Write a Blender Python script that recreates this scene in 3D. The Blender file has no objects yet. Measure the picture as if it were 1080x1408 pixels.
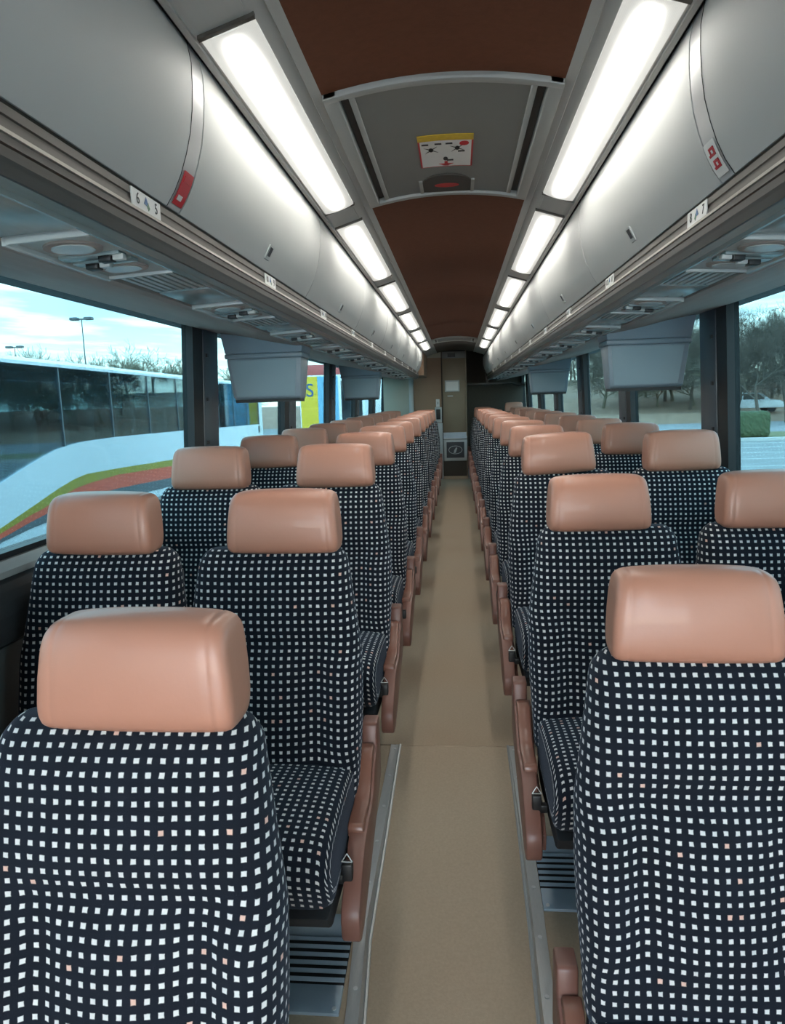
import bpy, bmesh, math, random
from mathutils import Vector, Matrix
random.seed(7)
PI = math.pi
scene = bpy.context.scene
COL = scene.collection

# ------------------------------------------------------------------ camera
ZC = 1.27
cam_d = bpy.data.cameras.new('camera')
cam_d.sensor_fit = 'VERTICAL'
cam_d.sensor_height = 24.0
cam_d.lens = 1000.0 / 1408.0 * 24.0
cam_d.clip_start = 0.02
cam_d.clip_end = 500
cam = bpy.data.objects.new('camera', cam_d)
COL.objects.link(cam)
_r = Vector((0.99566734, 0.08785998, -0.03044964))
_u = Vector((0.01659773, 0.15427971, 0.98788779))
_f = Vector((-0.09149356, 0.984113, -0.15215299))
cam.matrix_world = Matrix(((_r.x, _u.x, -_f.x, 0.0241), (_r.y, _u.y, -_f.y, 0.0), (_r.z, _u.z, -_f.z, ZC), (0, 0, 0, 1)))
scene.camera = cam

# ------------------------------------------------------------------ colour management
scene.view_settings.view_transform = 'Standard'
scene.view_settings.look = 'None'
scene.view_settings.gamma = 1.0
scene.view_settings.use_curve_mapping = False
scene.view_settings.exposure = 2.45
try:
    scene.cycles.use_denoising = True
    scene.cycles.max_bounces = 10
    scene.cycles.diffuse_bounces = 5
    scene.cycles.transparent_max_bounces = 16
except Exception:
    pass

# ------------------------------------------------------------------ sky
SKY = 3.8
LAMP = 7.0
W = bpy.data.worlds.new('sky')
scene.world = W
W.use_nodes = True
wn = W.node_tree.nodes
wl = W.node_tree.links
wn.clear()
w_out = wn.new('ShaderNodeOutputWorld')
w_bg = wn.new('ShaderNodeBackground')
w_tc = wn.new('ShaderNodeTexCoord')
w_sep = wn.new('ShaderNodeSeparateXYZ')
wl.new(w_tc.outputs['Generated'], w_sep.inputs[0])
w_grad = wn.new('ShaderNodeValToRGB')
w_grad.color_ramp.elements[0].position = 0.0
w_grad.color_ramp.elements[0].color = (0.82, 0.74, 0.60, 1)
w_grad.color_ramp.elements[1].position = 0.45
w_grad.color_ramp.elements[1].color = (0.40, 0.56, 0.74, 1)
e = w_grad.color_ramp.elements.new(0.12)
e.color = (0.40, 0.50, 0.60, 1)
wl.new(w_sep.outputs['Z'], w_grad.inputs[0])
# streaky clouds: project the direction on a high flat layer
w_max = wn.new('ShaderNodeMath'); w_max.operation = 'MAXIMUM'; w_max.inputs[1].default_value = 0.03
wl.new(w_sep.outputs['Z'], w_max.inputs[0])
w_dx = wn.new('ShaderNodeMath'); w_dx.operation = 'DIVIDE'
w_dy = wn.new('ShaderNodeMath'); w_dy.operation = 'DIVIDE'
wl.new(w_sep.outputs['X'], w_dx.inputs[0]); wl.new(w_max.outputs[0], w_dx.inputs[1])
wl.new(w_sep.outputs['Y'], w_dy.inputs[0]); wl.new(w_max.outputs[0], w_dy.inputs[1])
w_cmb = wn.new('ShaderNodeCombineXYZ')
wl.new(w_dx.outputs[0], w_cmb.inputs[0]); wl.new(w_dy.outputs[0], w_cmb.inputs[1])
w_map = wn.new('ShaderNodeMapping')
w_map.inputs['Scale'].default_value = (0.75, 0.45, 1)
w_map.inputs['Rotation'].default_value = (0, 0, 0.5)
wl.new(w_cmb.outputs[0], w_map.inputs[0])
w_noi = wn.new('ShaderNodeTexNoise')
w_noi.inputs['Scale'].default_value = 1.0
w_noi.inputs['Detail'].default_value = 6
w_noi.inputs['Roughness'].default_value = 0.55
wl.new(w_map.outputs[0], w_noi.inputs['Vector'])
w_cr = wn.new('ShaderNodeValToRGB')
w_cr.color_ramp.elements[0].position = 0.46
w_cr.color_ramp.elements[0].color = (0, 0, 0, 1)
w_cr.color_ramp.elements[1].position = 0.70
w_cr.color_ramp.elements[1].color = (1, 1, 1, 1)
wl.new(w_noi.outputs['Fac'], w_cr.inputs[0])
w_mix = wn.new('ShaderNodeMixRGB')
w_mix.inputs[2].default_value = (1.05, 1.02, 0.95, 1)
wl.new(w_cr.outputs[0], w_mix.inputs[0])
wl.new(w_grad.outputs[0], w_mix.inputs[1])
wl.new(w_mix.outputs[0], w_bg.inputs['Color'])
w_bg.inputs['Strength'].default_value = SKY
wl.new(w_bg.outputs[0], w_out.inputs[0])

# ------------------------------------------------------------------ materials
def lin(r, g, b):
    def c(v):
        v /= 255.0
        return v / 12.92 if v <= 0.04045 else ((v + 0.055) / 1.055) ** 2.4
    return (c(r), c(g), c(b), 1.0)

MATS = {}
def new_mat(name):
    m = bpy.data.materials.new(name)
    m.use_nodes = True
    MATS[name] = m
    nt = m.node_tree
    return m, nt.nodes, nt.links, nt.nodes['Principled BSDF']

def mat(name, col, rough=0.5, metal=0.0, spec=0.5, var=0.0, vscale=8.0, bump=0.0, bscale=60.0, coat=0.0, sheen=0.0, stretch=None):
    m, n, l, b = new_mat(name)
    b.inputs['Base Color'].default_value = col
    b.inputs['Roughness'].default_value = rough
    b.inputs['Metallic'].default_value = metal
    b.inputs['Specular IOR Level'].default_value = spec
    b.inputs['Coat Weight'].default_value = coat
    b.inputs['Sheen Weight'].default_value = sheen
    if var or bump:
        tc = n.new('ShaderNodeTexCoord')
        src = tc.outputs['Object']
        if stretch:
            mp = n.new('ShaderNodeMapping')
            mp.inputs['Scale'].default_value = stretch
            l.new(src, mp.inputs[0])
            src = mp.outputs[0]
    if var:
        nz = n.new('ShaderNodeTexNoise')
        nz.inputs['Scale'].default_value = vscale
        nz.inputs['Detail'].default_value = 5
        l.new(src, nz.inputs['Vector'])
        rp = n.new('ShaderNodeMapRange')
        rp.inputs['To Min'].default_value = 1 - var
        rp.inputs['To Max'].default_value = 1 + var
        l.new(nz.outputs['Fac'], rp.inputs['Value'])
        mx = n.new('ShaderNodeVectorMath'); mx.operation = 'SCALE'
        mx.inputs[0].default_value = col[:3]
        l.new(rp.outputs[0], mx.inputs['Scale'])
        l.new(mx.outputs[0], b.inputs['Base Color'])
    if bump:
        nb = n.new('ShaderNodeTexNoise')
        nb.inputs['Scale'].default_value = bscale
        nb.inputs['Detail'].default_value = 4
        l.new(src, nb.inputs['Vector'])
        bp = n.new('ShaderNodeBump')
        bp.inputs['Strength'].default_value = bump
        bp.inputs['Distance'].default_value = 0.004
        l.new(nb.outputs['Fac'], bp.inputs['Height'])
        l.new(bp.outputs[0], b.inputs['Normal'])
    return m

def emit_mat(name, col, strength):
    m, n, l, b = new_mat(name)
    b.inputs['Base Color'].default_value = (0, 0, 0, 1)
    b.inputs['Emission Color'].default_value = col
    b.inputs['Emission Strength'].default_value = strength
    return m

def glass_mat(name, tint, refl=0.06, rough=0.0):
    m = bpy.data.materials.new(name)
    m.use_nodes = True
    MATS[name] = m
    n, l = m.node_tree.nodes, m.node_tree.links
    n.clear()
    o = n.new('ShaderNodeOutputMaterial')
    t = n.new('ShaderNodeBsdfTransparent'); t.inputs[0].default_value = tint
    g = n.new('ShaderNodeBsdfGlossy'); g.inputs['Roughness'].default_value = rough
    lw = n.new('ShaderNodeLayerWeight'); lw.inputs['Blend'].default_value = 0.12
    mr = n.new('ShaderNodeMapRange')
    mr.inputs['To Min'].default_value = refl * 0.5
    mr.inputs['To Max'].default_value = min(1, refl * 5)
    l.new(lw.outputs['Fresnel'], mr.inputs['Value'])
    mx = n.new('ShaderNodeMixShader')
    l.new(mr.outputs[0], mx.inputs[0])
    l.new(t.outputs[0], mx.inputs[1]); l.new(g.outputs[0], mx.inputs[2])
    l.new(mx.outputs[0], o.inputs[0])
    return m

def fabric_mat(name):
    m, n, l, b = new_mat(name)
    uv = n.new('ShaderNodeUVMap'); uv.uv_map = 'UVMap'
    mp = n.new('ShaderNodeMapping'); mp.inputs['Scale'].default_value = (1 / 0.0190, 1 / 0.0193, 1)
    l.new(uv.outputs[0], mp.inputs[0])
    nz = n.new('ShaderNodeTexNoise'); nz.inputs['Scale'].default_value = 1.1; nz.inputs['Detail'].default_value = 3
    l.new(mp.outputs[0], nz.inputs['Vector'])
    sub = n.new('ShaderNodeVectorMath'); sub.operation = 'SUBTRACT'; sub.inputs[1].default_value = (.5, .5, .5)
    l.new(nz.outputs['Color'], sub.inputs[0])
    sc = n.new('ShaderNodeVectorMath'); sc.operation = 'SCALE'; sc.inputs['Scale'].default_value = 0.22
    l.new(sub.outputs[0], sc.inputs[0])
    ad = n.new('ShaderNodeVectorMath'); ad.operation = 'ADD'
    l.new(mp.outputs[0], ad.inputs[0]); l.new(sc.outputs[0], ad.inputs[1])
    fr = n.new('ShaderNodeVectorMath'); fr.operation = 'FRACTION'
    l.new(ad.outputs[0], fr.inputs[0])
    s2 = n.new('ShaderNodeVectorMath'); s2.operation = 'SUBTRACT'; s2.inputs[1].default_value = (.5, .5, .5)
    l.new(fr.outputs[0], s2.inputs[0])
    ab = n.new('ShaderNodeVectorMath'); ab.operation = 'ABSOLUTE'
    l.new(s2.outputs[0], ab.inputs[0])
    sp = n.new('ShaderNodeSeparateXYZ'); l.new(ab.outputs[0], sp.inputs[0])
    mxm = n.new('ShaderNodeMath'); mxm.operation = 'MAXIMUM'
    l.new(sp.outputs[0], mxm.inputs[0]); l.new(sp.outputs[1], mxm.inputs[1])
    mr = n.new('ShaderNodeMapRange')
    mr.inputs['From Min'].default_value = 0.222; mr.inputs['From Max'].default_value = 0.160
    l.new(mxm.outputs[0], mr.inputs['Value'])
    fl = n.new('ShaderNodeVectorMath'); fl.operation = 'FLOOR'; l.new(ad.outputs[0], fl.inputs[0])
    wn_ = n.new('ShaderNodeTexWhiteNoise'); wn_.noise_dimensions = '2D'; l.new(fl.outputs[0], wn_.inputs['Vector'])
    gt = n.new('ShaderNodeMath'); gt.operation = 'GREATER_THAN'; gt.inputs[1].default_value = 0.965
    l.new(wn_.outputs['Value'], gt.inputs[0])
    dc = n.new('ShaderNodeMixRGB'); dc.inputs[1].default_value = (0.70, 0.68, 0.66, 1); dc.inputs[2].default_value = (0.74, 0.47, 0.38, 1)
    l.new(gt.outputs[0], dc.inputs[0])
    bz = n.new('ShaderNodeTexNoise'); bz.inputs['Scale'].default_value = 0.14; bz.inputs['Detail'].default_value = 3
    l.new(mp.outputs[0], bz.inputs['Vector'])
    bc = n.new('ShaderNodeMixRGB'); bc.inputs[1].default_value = (0.006, 0.007, 0.011, 1); bc.inputs[2].default_value = (0.014, 0.017, 0.026, 1)
    l.new(bz.outputs['Fac'], bc.inputs[0])
    cm = n.new('ShaderNodeMixRGB'); l.new(mr.outputs[0], cm.inputs[0]); l.new(bc.outputs[0], cm.inputs[1]); l.new(dc.outputs[0], cm.inputs[2])
    l.new(cm.outputs[0], b.inputs['Base Color'])
    b.inputs['Roughness'].default_value = 0.95
    b.inputs['Specular IOR Level'].default_value = 0.15
    b.inputs['Sheen Weight'].default_value = 0.10
    b.inputs['Sheen Tint'].default_value = (0.55, 0.68, 0.9, 1)
    fz = n.new('ShaderNodeTexNoise'); fz.inputs['Scale'].default_value = 14; l.new(mp.outputs[0], fz.inputs['Vector'])
    bp = n.new('ShaderNodeBump'); bp.inputs['Strength'].default_value = 0.25; bp.inputs['Distance'].default_value = 0.002
    l.new(fz.outputs['Fac'], bp.inputs['Height']); l.new(bp.outputs[0], b.inputs['Normal'])
    return m

def lens_mat(name):
    # ribbed diffuser of a fluorescent lamp: the tube behind it makes its middle brighter
    m, n, l, b = new_mat(name)
    uv = n.new('ShaderNodeUVMap'); uv.uv_map = 'UVMap'
    sp = n.new('ShaderNodeSeparateXYZ'); l.new(uv.outputs[0], sp.inputs[0])
    def math_(op, a, bb=None):
        k = n.new('ShaderNodeMath'); k.operation = op
        for i, v in enumerate((a, bb)):
            if v is None: continue
            if isinstance(v, (int, float)): k.inputs[i].default_value = v
            else: l.new(v, k.inputs[i])
        return k.outputs[0]
    du = math_('SUBTRACT', sp.outputs[0], 0.5)
    g = math_('MULTIPLY', math_('MULTIPLY', du, du), -38.0)
    g = math_('POWER', 2.718, g)
    dv = math_('ABSOLUTE', math_('SUBTRACT', sp.outputs[1], 0.5))
    ends = n.new('ShaderNodeMapRange'); ends.interpolation_type = 'SMOOTHSTEP'
    ends.inputs['From Min'].default_value = 0.50; ends.inputs['From Max'].default_value = 0.36
    l.new(dv, ends.inputs['Value'])
    gg = math_('MULTIPLY', g, ends.outputs[0])
    rib = math_('SINE', math_('MULTIPLY', sp.outputs[0], 2 * PI * 34))
    rib = math_('ADD', math_('MULTIPLY', rib, 0.10), 0.90)
    st = math_('ADD', math_('MULTIPLY', gg, LAMP), LAMP * 0.013)
    st = math_('MULTIPLY', st, rib)
    b.inputs['Base Color'].default_value = (0.75, 0.75, 0.72, 1)
    b.inputs['Roughness'].default_value = 0.35
    b.inputs['Emission Color'].default_value = (1.0, 0.975, 0.90, 1)
    l.new(st, b.inputs['Emission Strength'])
    return m

M = {}
M['fabric'] = fabric_mat('dotted_fabric')
M['leather'] = mat('tan_leatherette', (0.50, 0.222, 0.150, 1), 0.42, spec=0.5, var=0.10, vscale=6, bump=0.05, bscale=120, coat=0.12)
M['wood_plastic'] = mat('brown_armrest_plastic', (0.195, 0.086, 0.064, 1), 0.40, var=0.10, vscale=10)
M['wood_pad'] = mat('brown_armrest_pad', (0.235, 0.104, 0.072, 1), 0.30, var=0.14, vscale=14)
M['black'] = mat('black_plastic', (0.012, 0.012, 0.013, 1), 0.45, var=0.1)
M['dark_under'] = mat('dark_seat_base', (0.018, 0.018, 0.02, 1), 0.8, var=0.2)
M['seat_shell'] = mat('seat_back_shell', (0.05, 0.05, 0.055, 1), 0.6, var=0.1)
M['floor'] = mat('tan_vinyl_carpet', (0.37, 0.285, 0.20, 1), 0.75, spec=0.3, var=0.16, vscale=140, bump=0.15, bscale=300)
M['riser'] = mat('dark_carpet', (0.055, 0.045, 0.035, 1), 0.9, var=0.15, vscale=60)
M['alu'] = mat('brushed_aluminium', (0.46, 0.47, 0.46, 1), 0.40, metal=0.45, var=0.12, vscale=30, stretch=(20, 1, 20))
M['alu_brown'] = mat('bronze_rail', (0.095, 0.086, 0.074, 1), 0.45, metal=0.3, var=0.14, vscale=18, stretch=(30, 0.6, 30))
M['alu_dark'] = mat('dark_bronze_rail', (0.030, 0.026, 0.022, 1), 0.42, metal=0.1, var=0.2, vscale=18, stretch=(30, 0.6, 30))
M['rail_line'] = mat('polished_edge', (0.40, 0.38, 0.34, 1), 0.3, metal=0.6, var=0.05)
M['bin'] = mat('grey_bin_laminate', (0.54, 0.545, 0.53, 1), 0.5, spec=0.35, var=0.03, vscale=5)
M['bin_edge'] = mat('bin_edge_trim', (0.46, 0.46, 0.46, 1), 0.30, var=0.03)
M['groove'] = mat('black_groove', (0.010, 0.010, 0.010, 1), 0.6, var=0.1)
M['ceil_trim'] = mat('grey_ceiling_trim', (0.47, 0.47, 0.45, 1), 0.45, spec=0.4, var=0.04, stretch=(20, 0.6, 20))
M['ceil_brown'] = mat('brown_ceiling_fabric', (0.150, 0.058, 0.033, 1), 0.9, spec=0.15, var=0.15, vscale=50, bump=0.15, bscale=200)
M['hatch'] = mat('grey_hatch_plastic', (0.20, 0.205, 0.195, 1), 0.5, var=0.05, vscale=12)
M['hatch_frame'] = mat('light_hatch_frame', (0.34, 0.35, 0.335, 1), 0.45, var=0.04)
M['hatch_dark'] = mat('hatch_rubber', (0.05, 0.048, 0.042, 1), 0.6, var=0.1)
M['soffit'] = mat('warm_grey_soffit', (0.40, 0.325, 0.285, 1), 0.65, spec=0.3, var=0.06, vscale=20)
M['psu'] = mat('service_panel_plastic', (0.42, 0.44, 0.42, 1), 0.35, var=0.05)
M['psu_strip'] = mat('teal_grey_strip', (0.26, 0.32, 0.32, 1), 0.22, var=0.1, vscale=10, stretch=(10, 0.5, 10))
M['psu_light'] = mat('lens_plastic', (0.58, 0.60, 0.58, 1), 0.25, var=0.05)
M['monitor'] = mat('blue_grey_monitor', (0.25, 0.315, 0.37, 1), 0.42, var=0.04)
M['monitor_screen'] = mat('monitor_screen', (0.26, 0.35, 0.40, 1), 0.35, spec=0.6, var=0.04)
M['gasket'] = mat('black_rubber', (0.010, 0.010, 0.012, 1), 0.5, var=0.1)
M['pillar'] = mat('dark_blue_grey_pillar', (0.075, 0.088, 0.105, 1), 0.45, var=0.08)
M['wall_low'] = mat('grey_wall_panel', (0.17, 0.165, 0.155, 1), 0.7, var=0.08)
M['sill'] = mat('sill_metal', (0.40, 0.41, 0.40, 1), 0.4, var=0.05)
M['duct'] = mat('dark_duct_cover', (0.055, 0.055, 0.058, 1), 0.6, var=0.1)
M['lav_brown'] = mat('brown_partition', (0.30, 0.19, 0.12, 1), 0.6, var=0.08, vscale=6)
M['lav_door'] = mat('olive_brown_door', (0.245, 0.19, 0.125, 1), 0.5, var=0.08, vscale=4)
M['lav_beige'] = mat('beige_partition', (0.42, 0.40, 0.32, 1), 0.6, var=0.05)
M['rear_dark'] = mat('dark_rear_carpet', (0.085, 0.07, 0.055, 1), 0.9, var=0.15, vscale=30)
M['light_grey'] = mat('light_grey_plastic', (0.46, 0.48, 0.47, 1), 0.4, var=0.05)
M['blue_grey'] = mat('blue_grey_metal', (0.27, 0.345, 0.40, 1), 0.38, metal=0.3, var=0.14, vscale=14)
M['vent_dark'] = mat('vent_inside', (0.006, 0.007, 0.009, 1), 0.7, var=0.1)
M['white'] = mat('white_sticker', (0.72, 0.72, 0.70, 1), 0.45, var=0.03)
M['red'] = mat('red_sticker', (0.55, 0.010, 0.02, 1), 0.4, var=0.05)
M['yellow'] = mat('yellow_sticker', (0.62, 0.42, 0.03, 1), 0.5, var=0.2, vscale=80)
M['ink'] = mat('black_ink', (0.015, 0.015, 0.015, 1), 0.6, var=0.1)
M['ink_blue'] = mat('blue_ink', (0.05, 0.14, 0.32, 1), 0.6, var=0.1)
M['ink_green'] = mat('green_ink', (0.12, 0.25, 0.16, 1), 0.6, var=0.1)
M['chrome'] = mat('steel_screw', (0.60, 0.61, 0.60, 1), 0.3, metal=0.3, var=0.05)
M['lens'] = lens_mat('ribbed_lamp_lens')
M['glass'] = glass_mat('tinted_window_glass', (0.272, 0.368, 0.382, 1), 0.018)
M['windscreen'] = glass_mat('clear_windscreen', (0.97, 0.98, 0.98, 1), 0.05)
# outside
M['asphalt'] = mat('lot_asphalt', (0.28, 0.285, 0.285, 1), 0.9, var=0.15, vscale=0.6)
M['road'] = mat('road_asphalt', (0.30, 0.30, 0.31, 1), 0.9, var=0.1, vscale=0.5)
M['line'] = mat('white_road_paint', (0.62, 0.62, 0.60, 1), 0.8, var=0.1)
M['grass'] = mat('winter_grass', (0.20, 0.20, 0.10, 1), 0.95, var=0.25, vscale=3)
M['leafbank'] = mat('dry_leaf_bank', (0.33, 0.215, 0.15, 1), 0.95, var=0.35, vscale=1.2)
M['hedge'] = mat('hedge_leaf', (0.085, 0.115, 0.055, 1), 0.8, var=0.5, vscale=9, bump=0.8, bscale=14)
M['bark'] = mat('grey_brown_bark', (0.13, 0.105, 0.085, 1), 0.95, var=0.2, vscale=4)
M['bark_far'] = mat('pale_brown_twigs', (0.20, 0.175, 0.125, 1), 0.95, var=0.2, vscale=4)
M['coach_white'] = mat('white_coach_paint', (0.90, 0.91, 0.92, 1), 0.3, spec=0.5, var=0.02)
M['coach_glass'] = glass_mat('dark_coach_glass', (0.66, 0.80, 0.86, 1), 0.13)
M['coach_lime'] = mat('lime_stripe', (0.46, 0.35, 0.03, 1), 0.4, var=0.04)
M['coach_red'] = mat('orange_red_stripe', (0.98, 0.13, 0.06, 1), 0.4, var=0.06)
M['coach_grey'] = mat('grey_stripe', (0.14, 0.15, 0.16, 1), 0.4, var=0.05)
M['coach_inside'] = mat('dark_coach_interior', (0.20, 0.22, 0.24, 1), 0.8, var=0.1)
M['coach_seat'] = mat('brown_coach_seat', (0.55, 0.25, 0.17, 1), 0.7, var=0.1)
M['rubber'] = mat('tyre_rubber', (0.02, 0.02, 0.022, 1), 0.8, var=0.1)
M['y_yellow'] = mat('bright_yellow_panel', (0.88, 0.60, 0.05, 1), 0.4, var=0.08, vscale=2)
M['y_blue'] = mat('sky_blue_panel', (0.22, 0.50, 0.70, 1), 0.4, var=0.06, vscale=2)
M['y_red'] = mat('red_panel', (0.62, 0.13, 0.12, 1), 0.4, var=0.06, vscale=2)
M['car'] = mat('silver_white_car_paint', (0.66, 0.67, 0.68, 1), 0.3, spec=0.5, var=0.02)
M['car_glass'] = mat('dark_car_glass', (0.03, 0.035, 0.04, 1), 0.08, var=0.05)

# ------------------------------------------------------------------ mesh helpers
def mesh_of(name, verts, faces, uvs=None, smooth=False, mat_idx=None):
    me = bpy.data.meshes.new(name)
    me.from_pydata([tuple(v) for v in verts], [], faces)
    if uvs is not None:
        layer = me.uv_layers.new(name='UVMap')
        flat = []
        for f in uvs:
            for a in f: flat.extend(a)
        layer.data.foreach_set('uv', flat)
    if smooth:
        me.polygons.foreach_set('use_smooth', [True] * len(me.polygons))
    if mat_idx:
        me.polygons.foreach_set('material_index', mat_idx)
    me.update()
    return me

def fix_normals(me):
    bm = bmesh.new(); bm.from_mesh(me)
    bmesh.ops.recalc_face_normals(bm, faces=bm.faces)
    bm.to_mesh(me); bm.free()
    return me

def link(name, me, m=None, parent=None, loc=None, rot=None):
    o = bpy.data.objects.new(name, me)
    COL.objects.link(o)
    if m is not None and me is not None and len(me.materials) == 0:
        me.materials.append(M[m])
    if parent is not None: o.parent = parent
    if loc is not None: o.location = loc
    if rot is not None: o.rotation_euler = rot
    return o

def tag(o, label, cat, group=None, kind=None):
    o['label'] = label
    if cat: o['category'] = cat
    if group: o['group'] = group
    if kind: o['kind'] = kind
    return o

def struct(o, label=None):
    o['kind'] = 'structure'
    if label: o['label'] = label
    return o

def empty(name, loc=(0, 0, 0), rot=(0, 0, 0)):
    o = bpy.data.objects.new(name, None)
    COL.objects.link(o)
    o.location = loc; o.rotation_euler = rot
    o.empty_display_size = 0.1
    return o

def copy_tree(o, parent=None):
    c = o.copy()
    COL.objects.link(c)
    if parent is not None: c.parent = parent
    for ch in list(o.children): copy_tree(ch, c)
    return c

class MB:
    def __init__(s): s.v = []; s.f = []
    def box(s, x0, x1, y0, y1, z0, z1):
        b = len(s.v)
        s.v += [(x0, y0, z0), (x1, y0, z0), (x1, y1, z0), (x0, y1, z0), (x0, y0, z1), (x1, y0, z1), (x1, y1, z1), (x0, y1, z1)]
        s.f += [(b, b+3, b+2, b+1), (b+4, b+5, b+6, b+7), (b, b+1, b+5, b+4), (b+1, b+2, b+6, b+5), (b+2, b+3, b+7, b+6), (b+3, b, b+4, b+7)]
        return s
    def prism(s, prof, y0, y1, axis='y'):
        # closed profile extruded; axis y: prof=(x,z); axis x: prof=(y,z); axis z: prof=(x,y)
        b = len(s.v); n = len(prof)
        for t in (y0, y1):
            for p in prof:
                s.v.append((p[0], t, p[1]) if axis == 'y' else ((t, p[0], p[1]) if axis == 'x' else (p[0], p[1], t)))
        for i in range(n):
            j = (i + 1) % n
            s.f.append((b+i, b+j, b+n+j, b+n+i))
        s.f.append(tuple(b + i for i in range(n))[::-1])
        s.f.append(tuple(b + n + i for i in range(n)))
        return s
    def tube(s, p, q, r0, r1, k=6, cap=True):
        p = Vector(p); q = Vector(q)
        d = (q - p)
        if d.length < 1e-7: return s
        d.normalize()
        a = d.orthogonal().normalized(); c = d.cross(a)
        b = len(s.v)
        for (o, r) in ((p, r0), (q, r1)):
            for i in range(k):
                t = 2 * PI * i / k
                s.v.append(tuple(o + a * (r * math.cos(t)) + c * (r * math.sin(t))))
        for i in range(k):
            j = (i + 1) % k
            s.f.append((b+i, b+j, b+k+j, b+k+i))
        if cap:
            s.f.append(tuple(b + i for i in range(k))[::-1]); s.f.append(tuple(b + k + i for i in range(k)))
        return s
    def mesh(s, name='m', smooth=False):
        return fix_normals(mesh_of(name, s.v, s.f, smooth=smooth))
    def build(s, name, m, parent=None, smooth=False, bevel=0.0, loc=None):
        me = s.mesh(name, smooth)
        if bevel: bevel_mesh(me, bevel)
        return link(name, me, m, parent, loc)

def bevel_mesh(me, w, seg=2, ang=0.5):
    bm = bmesh.new(); bm.from_mesh(me)
    ed = [e for e in bm.edges if len(e.link_faces) == 2 and e.calc_face_angle(0) > ang]
    bmesh.ops.bevel(bm, geom=ed, offset=w, segments=seg, profile=0.5, affect='EDGES', clamp_overlap=True)
    for f in bm.faces: f.smooth = True
    bm.to_mesh(me); bm.free()
    try: me.set_sharp_from_angle(angle=0.7)
    except Exception: pass
    return me

def loft(loops, closed=True, caps=True, uvs=None, smooth=True, name='loft'):
    # loops: list of rings with equal count; uvs: matching list of rings with count+1 (closed) uv pairs
    n = len(loops[0]); v = []; f = []; fu = []
    for lp in loops: v += [tuple(p) for p in lp]
    for a in range(len(loops) - 1):
        for i in range(n if closed else n - 1):
            j = (i + 1) % n
            f.append((a*n+i, a*n+j, (a+1)*n+j, (a+1)*n+i))
            if uvs: fu.append((uvs[a][i], uvs[a][i+1], uvs[a+1][i+1], uvs[a+1][i]))
    if caps:
        for a in (0, len(loops) - 1):
            c = [sum(p[k] for p in loops[a]) / n for k in range(3)]
            v.append(tuple(c)); ci = len(v) - 1
            cu = None
            if uvs:
                cu = (sum(u[0] for u in uvs[a][:n]) / n, sum(u[1] for u in uvs[a][:n]) / n)
            for i in range(n):
                j = (i + 1) % n
                f.append((a*n+j, a*n+i, ci) if a == 0 else (a*n+i, a*n+j, ci))
                if uvs:
                    t = (uvs[a][i+1], uvs[a][i], cu) if a == 0 else (uvs[a][i], uvs[a][i+1], cu)
                    fu.append(t)
    me = mesh_of(name, v, f, fu if uvs else None, smooth)
    return me

def disc(mb, c, rx, ry, h, k=20, axis='z'):
    prof = [(rx * math.cos(2*PI*i/k), ry * math.sin(2*PI*i/k)) for i in range(k)]
    if axis == 'z': mb.prism([(c[0]+a, c[1]+b) for a, b in prof], c[2], c[2]+h, 'z')
    elif axis == 'y': mb.prism([(c[0]+a, c[2]+b) for a, b in prof], c[1], c[1]+h, 'y')
    else: mb.prism([(c[1]+a, c[2]+b) for a, b in prof], c[0], c[0]+h, 'x')
    return mb

def text(name, body, size, m, parent, loc, rot, align='CENTER', extrude=0.0003):
    c = bpy.data.curves.new(name, 'FONT')
    c.body = body; c.size = size; c.extrude = extrude
    c.align_x = align; c.align_y = 'CENTER'
    c.materials.append(M[m])
    t = bpy.data.objects.new(name, c)
    COL.objects.link(t)
    bpy.context.view_layer.update()
    me = bpy.data.meshes.new_from_object(t.evaluated_get(bpy.context.evaluated_depsgraph_get()))
    bpy.data.objects.remove(t, do_unlink=True)
    if not me.materials: me.materials.append(M[m])
    o = bpy.data.objects.new(name, me)
    COL.objects.link(o)
    o.parent = parent; o.location = loc; o.rotation_euler = rot
    return o

def sstep(a, b, x):
    t = max(0.0, min(1.0, (x - a) / (b - a)))
    return t * t * (3 - 2 * t)

ORD = ['first', 'second', 'third', 'fourth', 'fifth', 'sixth', 'seventh', 'eighth', 'ninth', 'tenth', 'eleventh', 'twelfth', 'thirteenth', 'fourteenth']
Y_FRONT = -2.4
Y_REAR = 13.2

# ================================================================== SETTING: floor
def plat_z(y):
    if y >= 2.53: return 0.0
    return max(-0.17, -0.075 * (2.53 - y))
def aisle_z(y):
    if y >= 2.53: return 0.0
    return max(-0.31, -0.16 * (2.53 - y))

fl = MB()
fl.box(-1.2, 1.2, 2.54, 11.55, -0.06, 0.0)
floor = struct(fl.build('floor', 'floor'), 'tan vinyl carpet floor of the level aisle')
fr = MB()
# sloped aisle piece
def slope_prism(x0, x1, ys, zf, drop=0.08):
    mb = MB()
    prof = [(y, zf(y)) for y in ys] + [(y, zf(y) - drop) for y in reversed(ys)]
    mb.prism(prof, x0, x1, 'x')
    return mb
yr = [Y_FRONT, 0.26, 0.5926, 1.2, 2.0, 2.53]
ramp = slope_prism(-0.232, 0.200, yr, aisle_z).build('aisle_ramp_carpet', 'floor', floor)
seamstrip = MB().box(-0.225, 0.19, 2.528, 2.54, -0.02, 0.0015).build('seam_strip', 'floor', floor)
for sgn, x0, x1 in ((-1, -1.2, -0.232), (1, 0.200, 1.2)):
    slope_prism(x0, x1, yr, plat_z).build('seat_platform', 'floor', floor)
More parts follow.
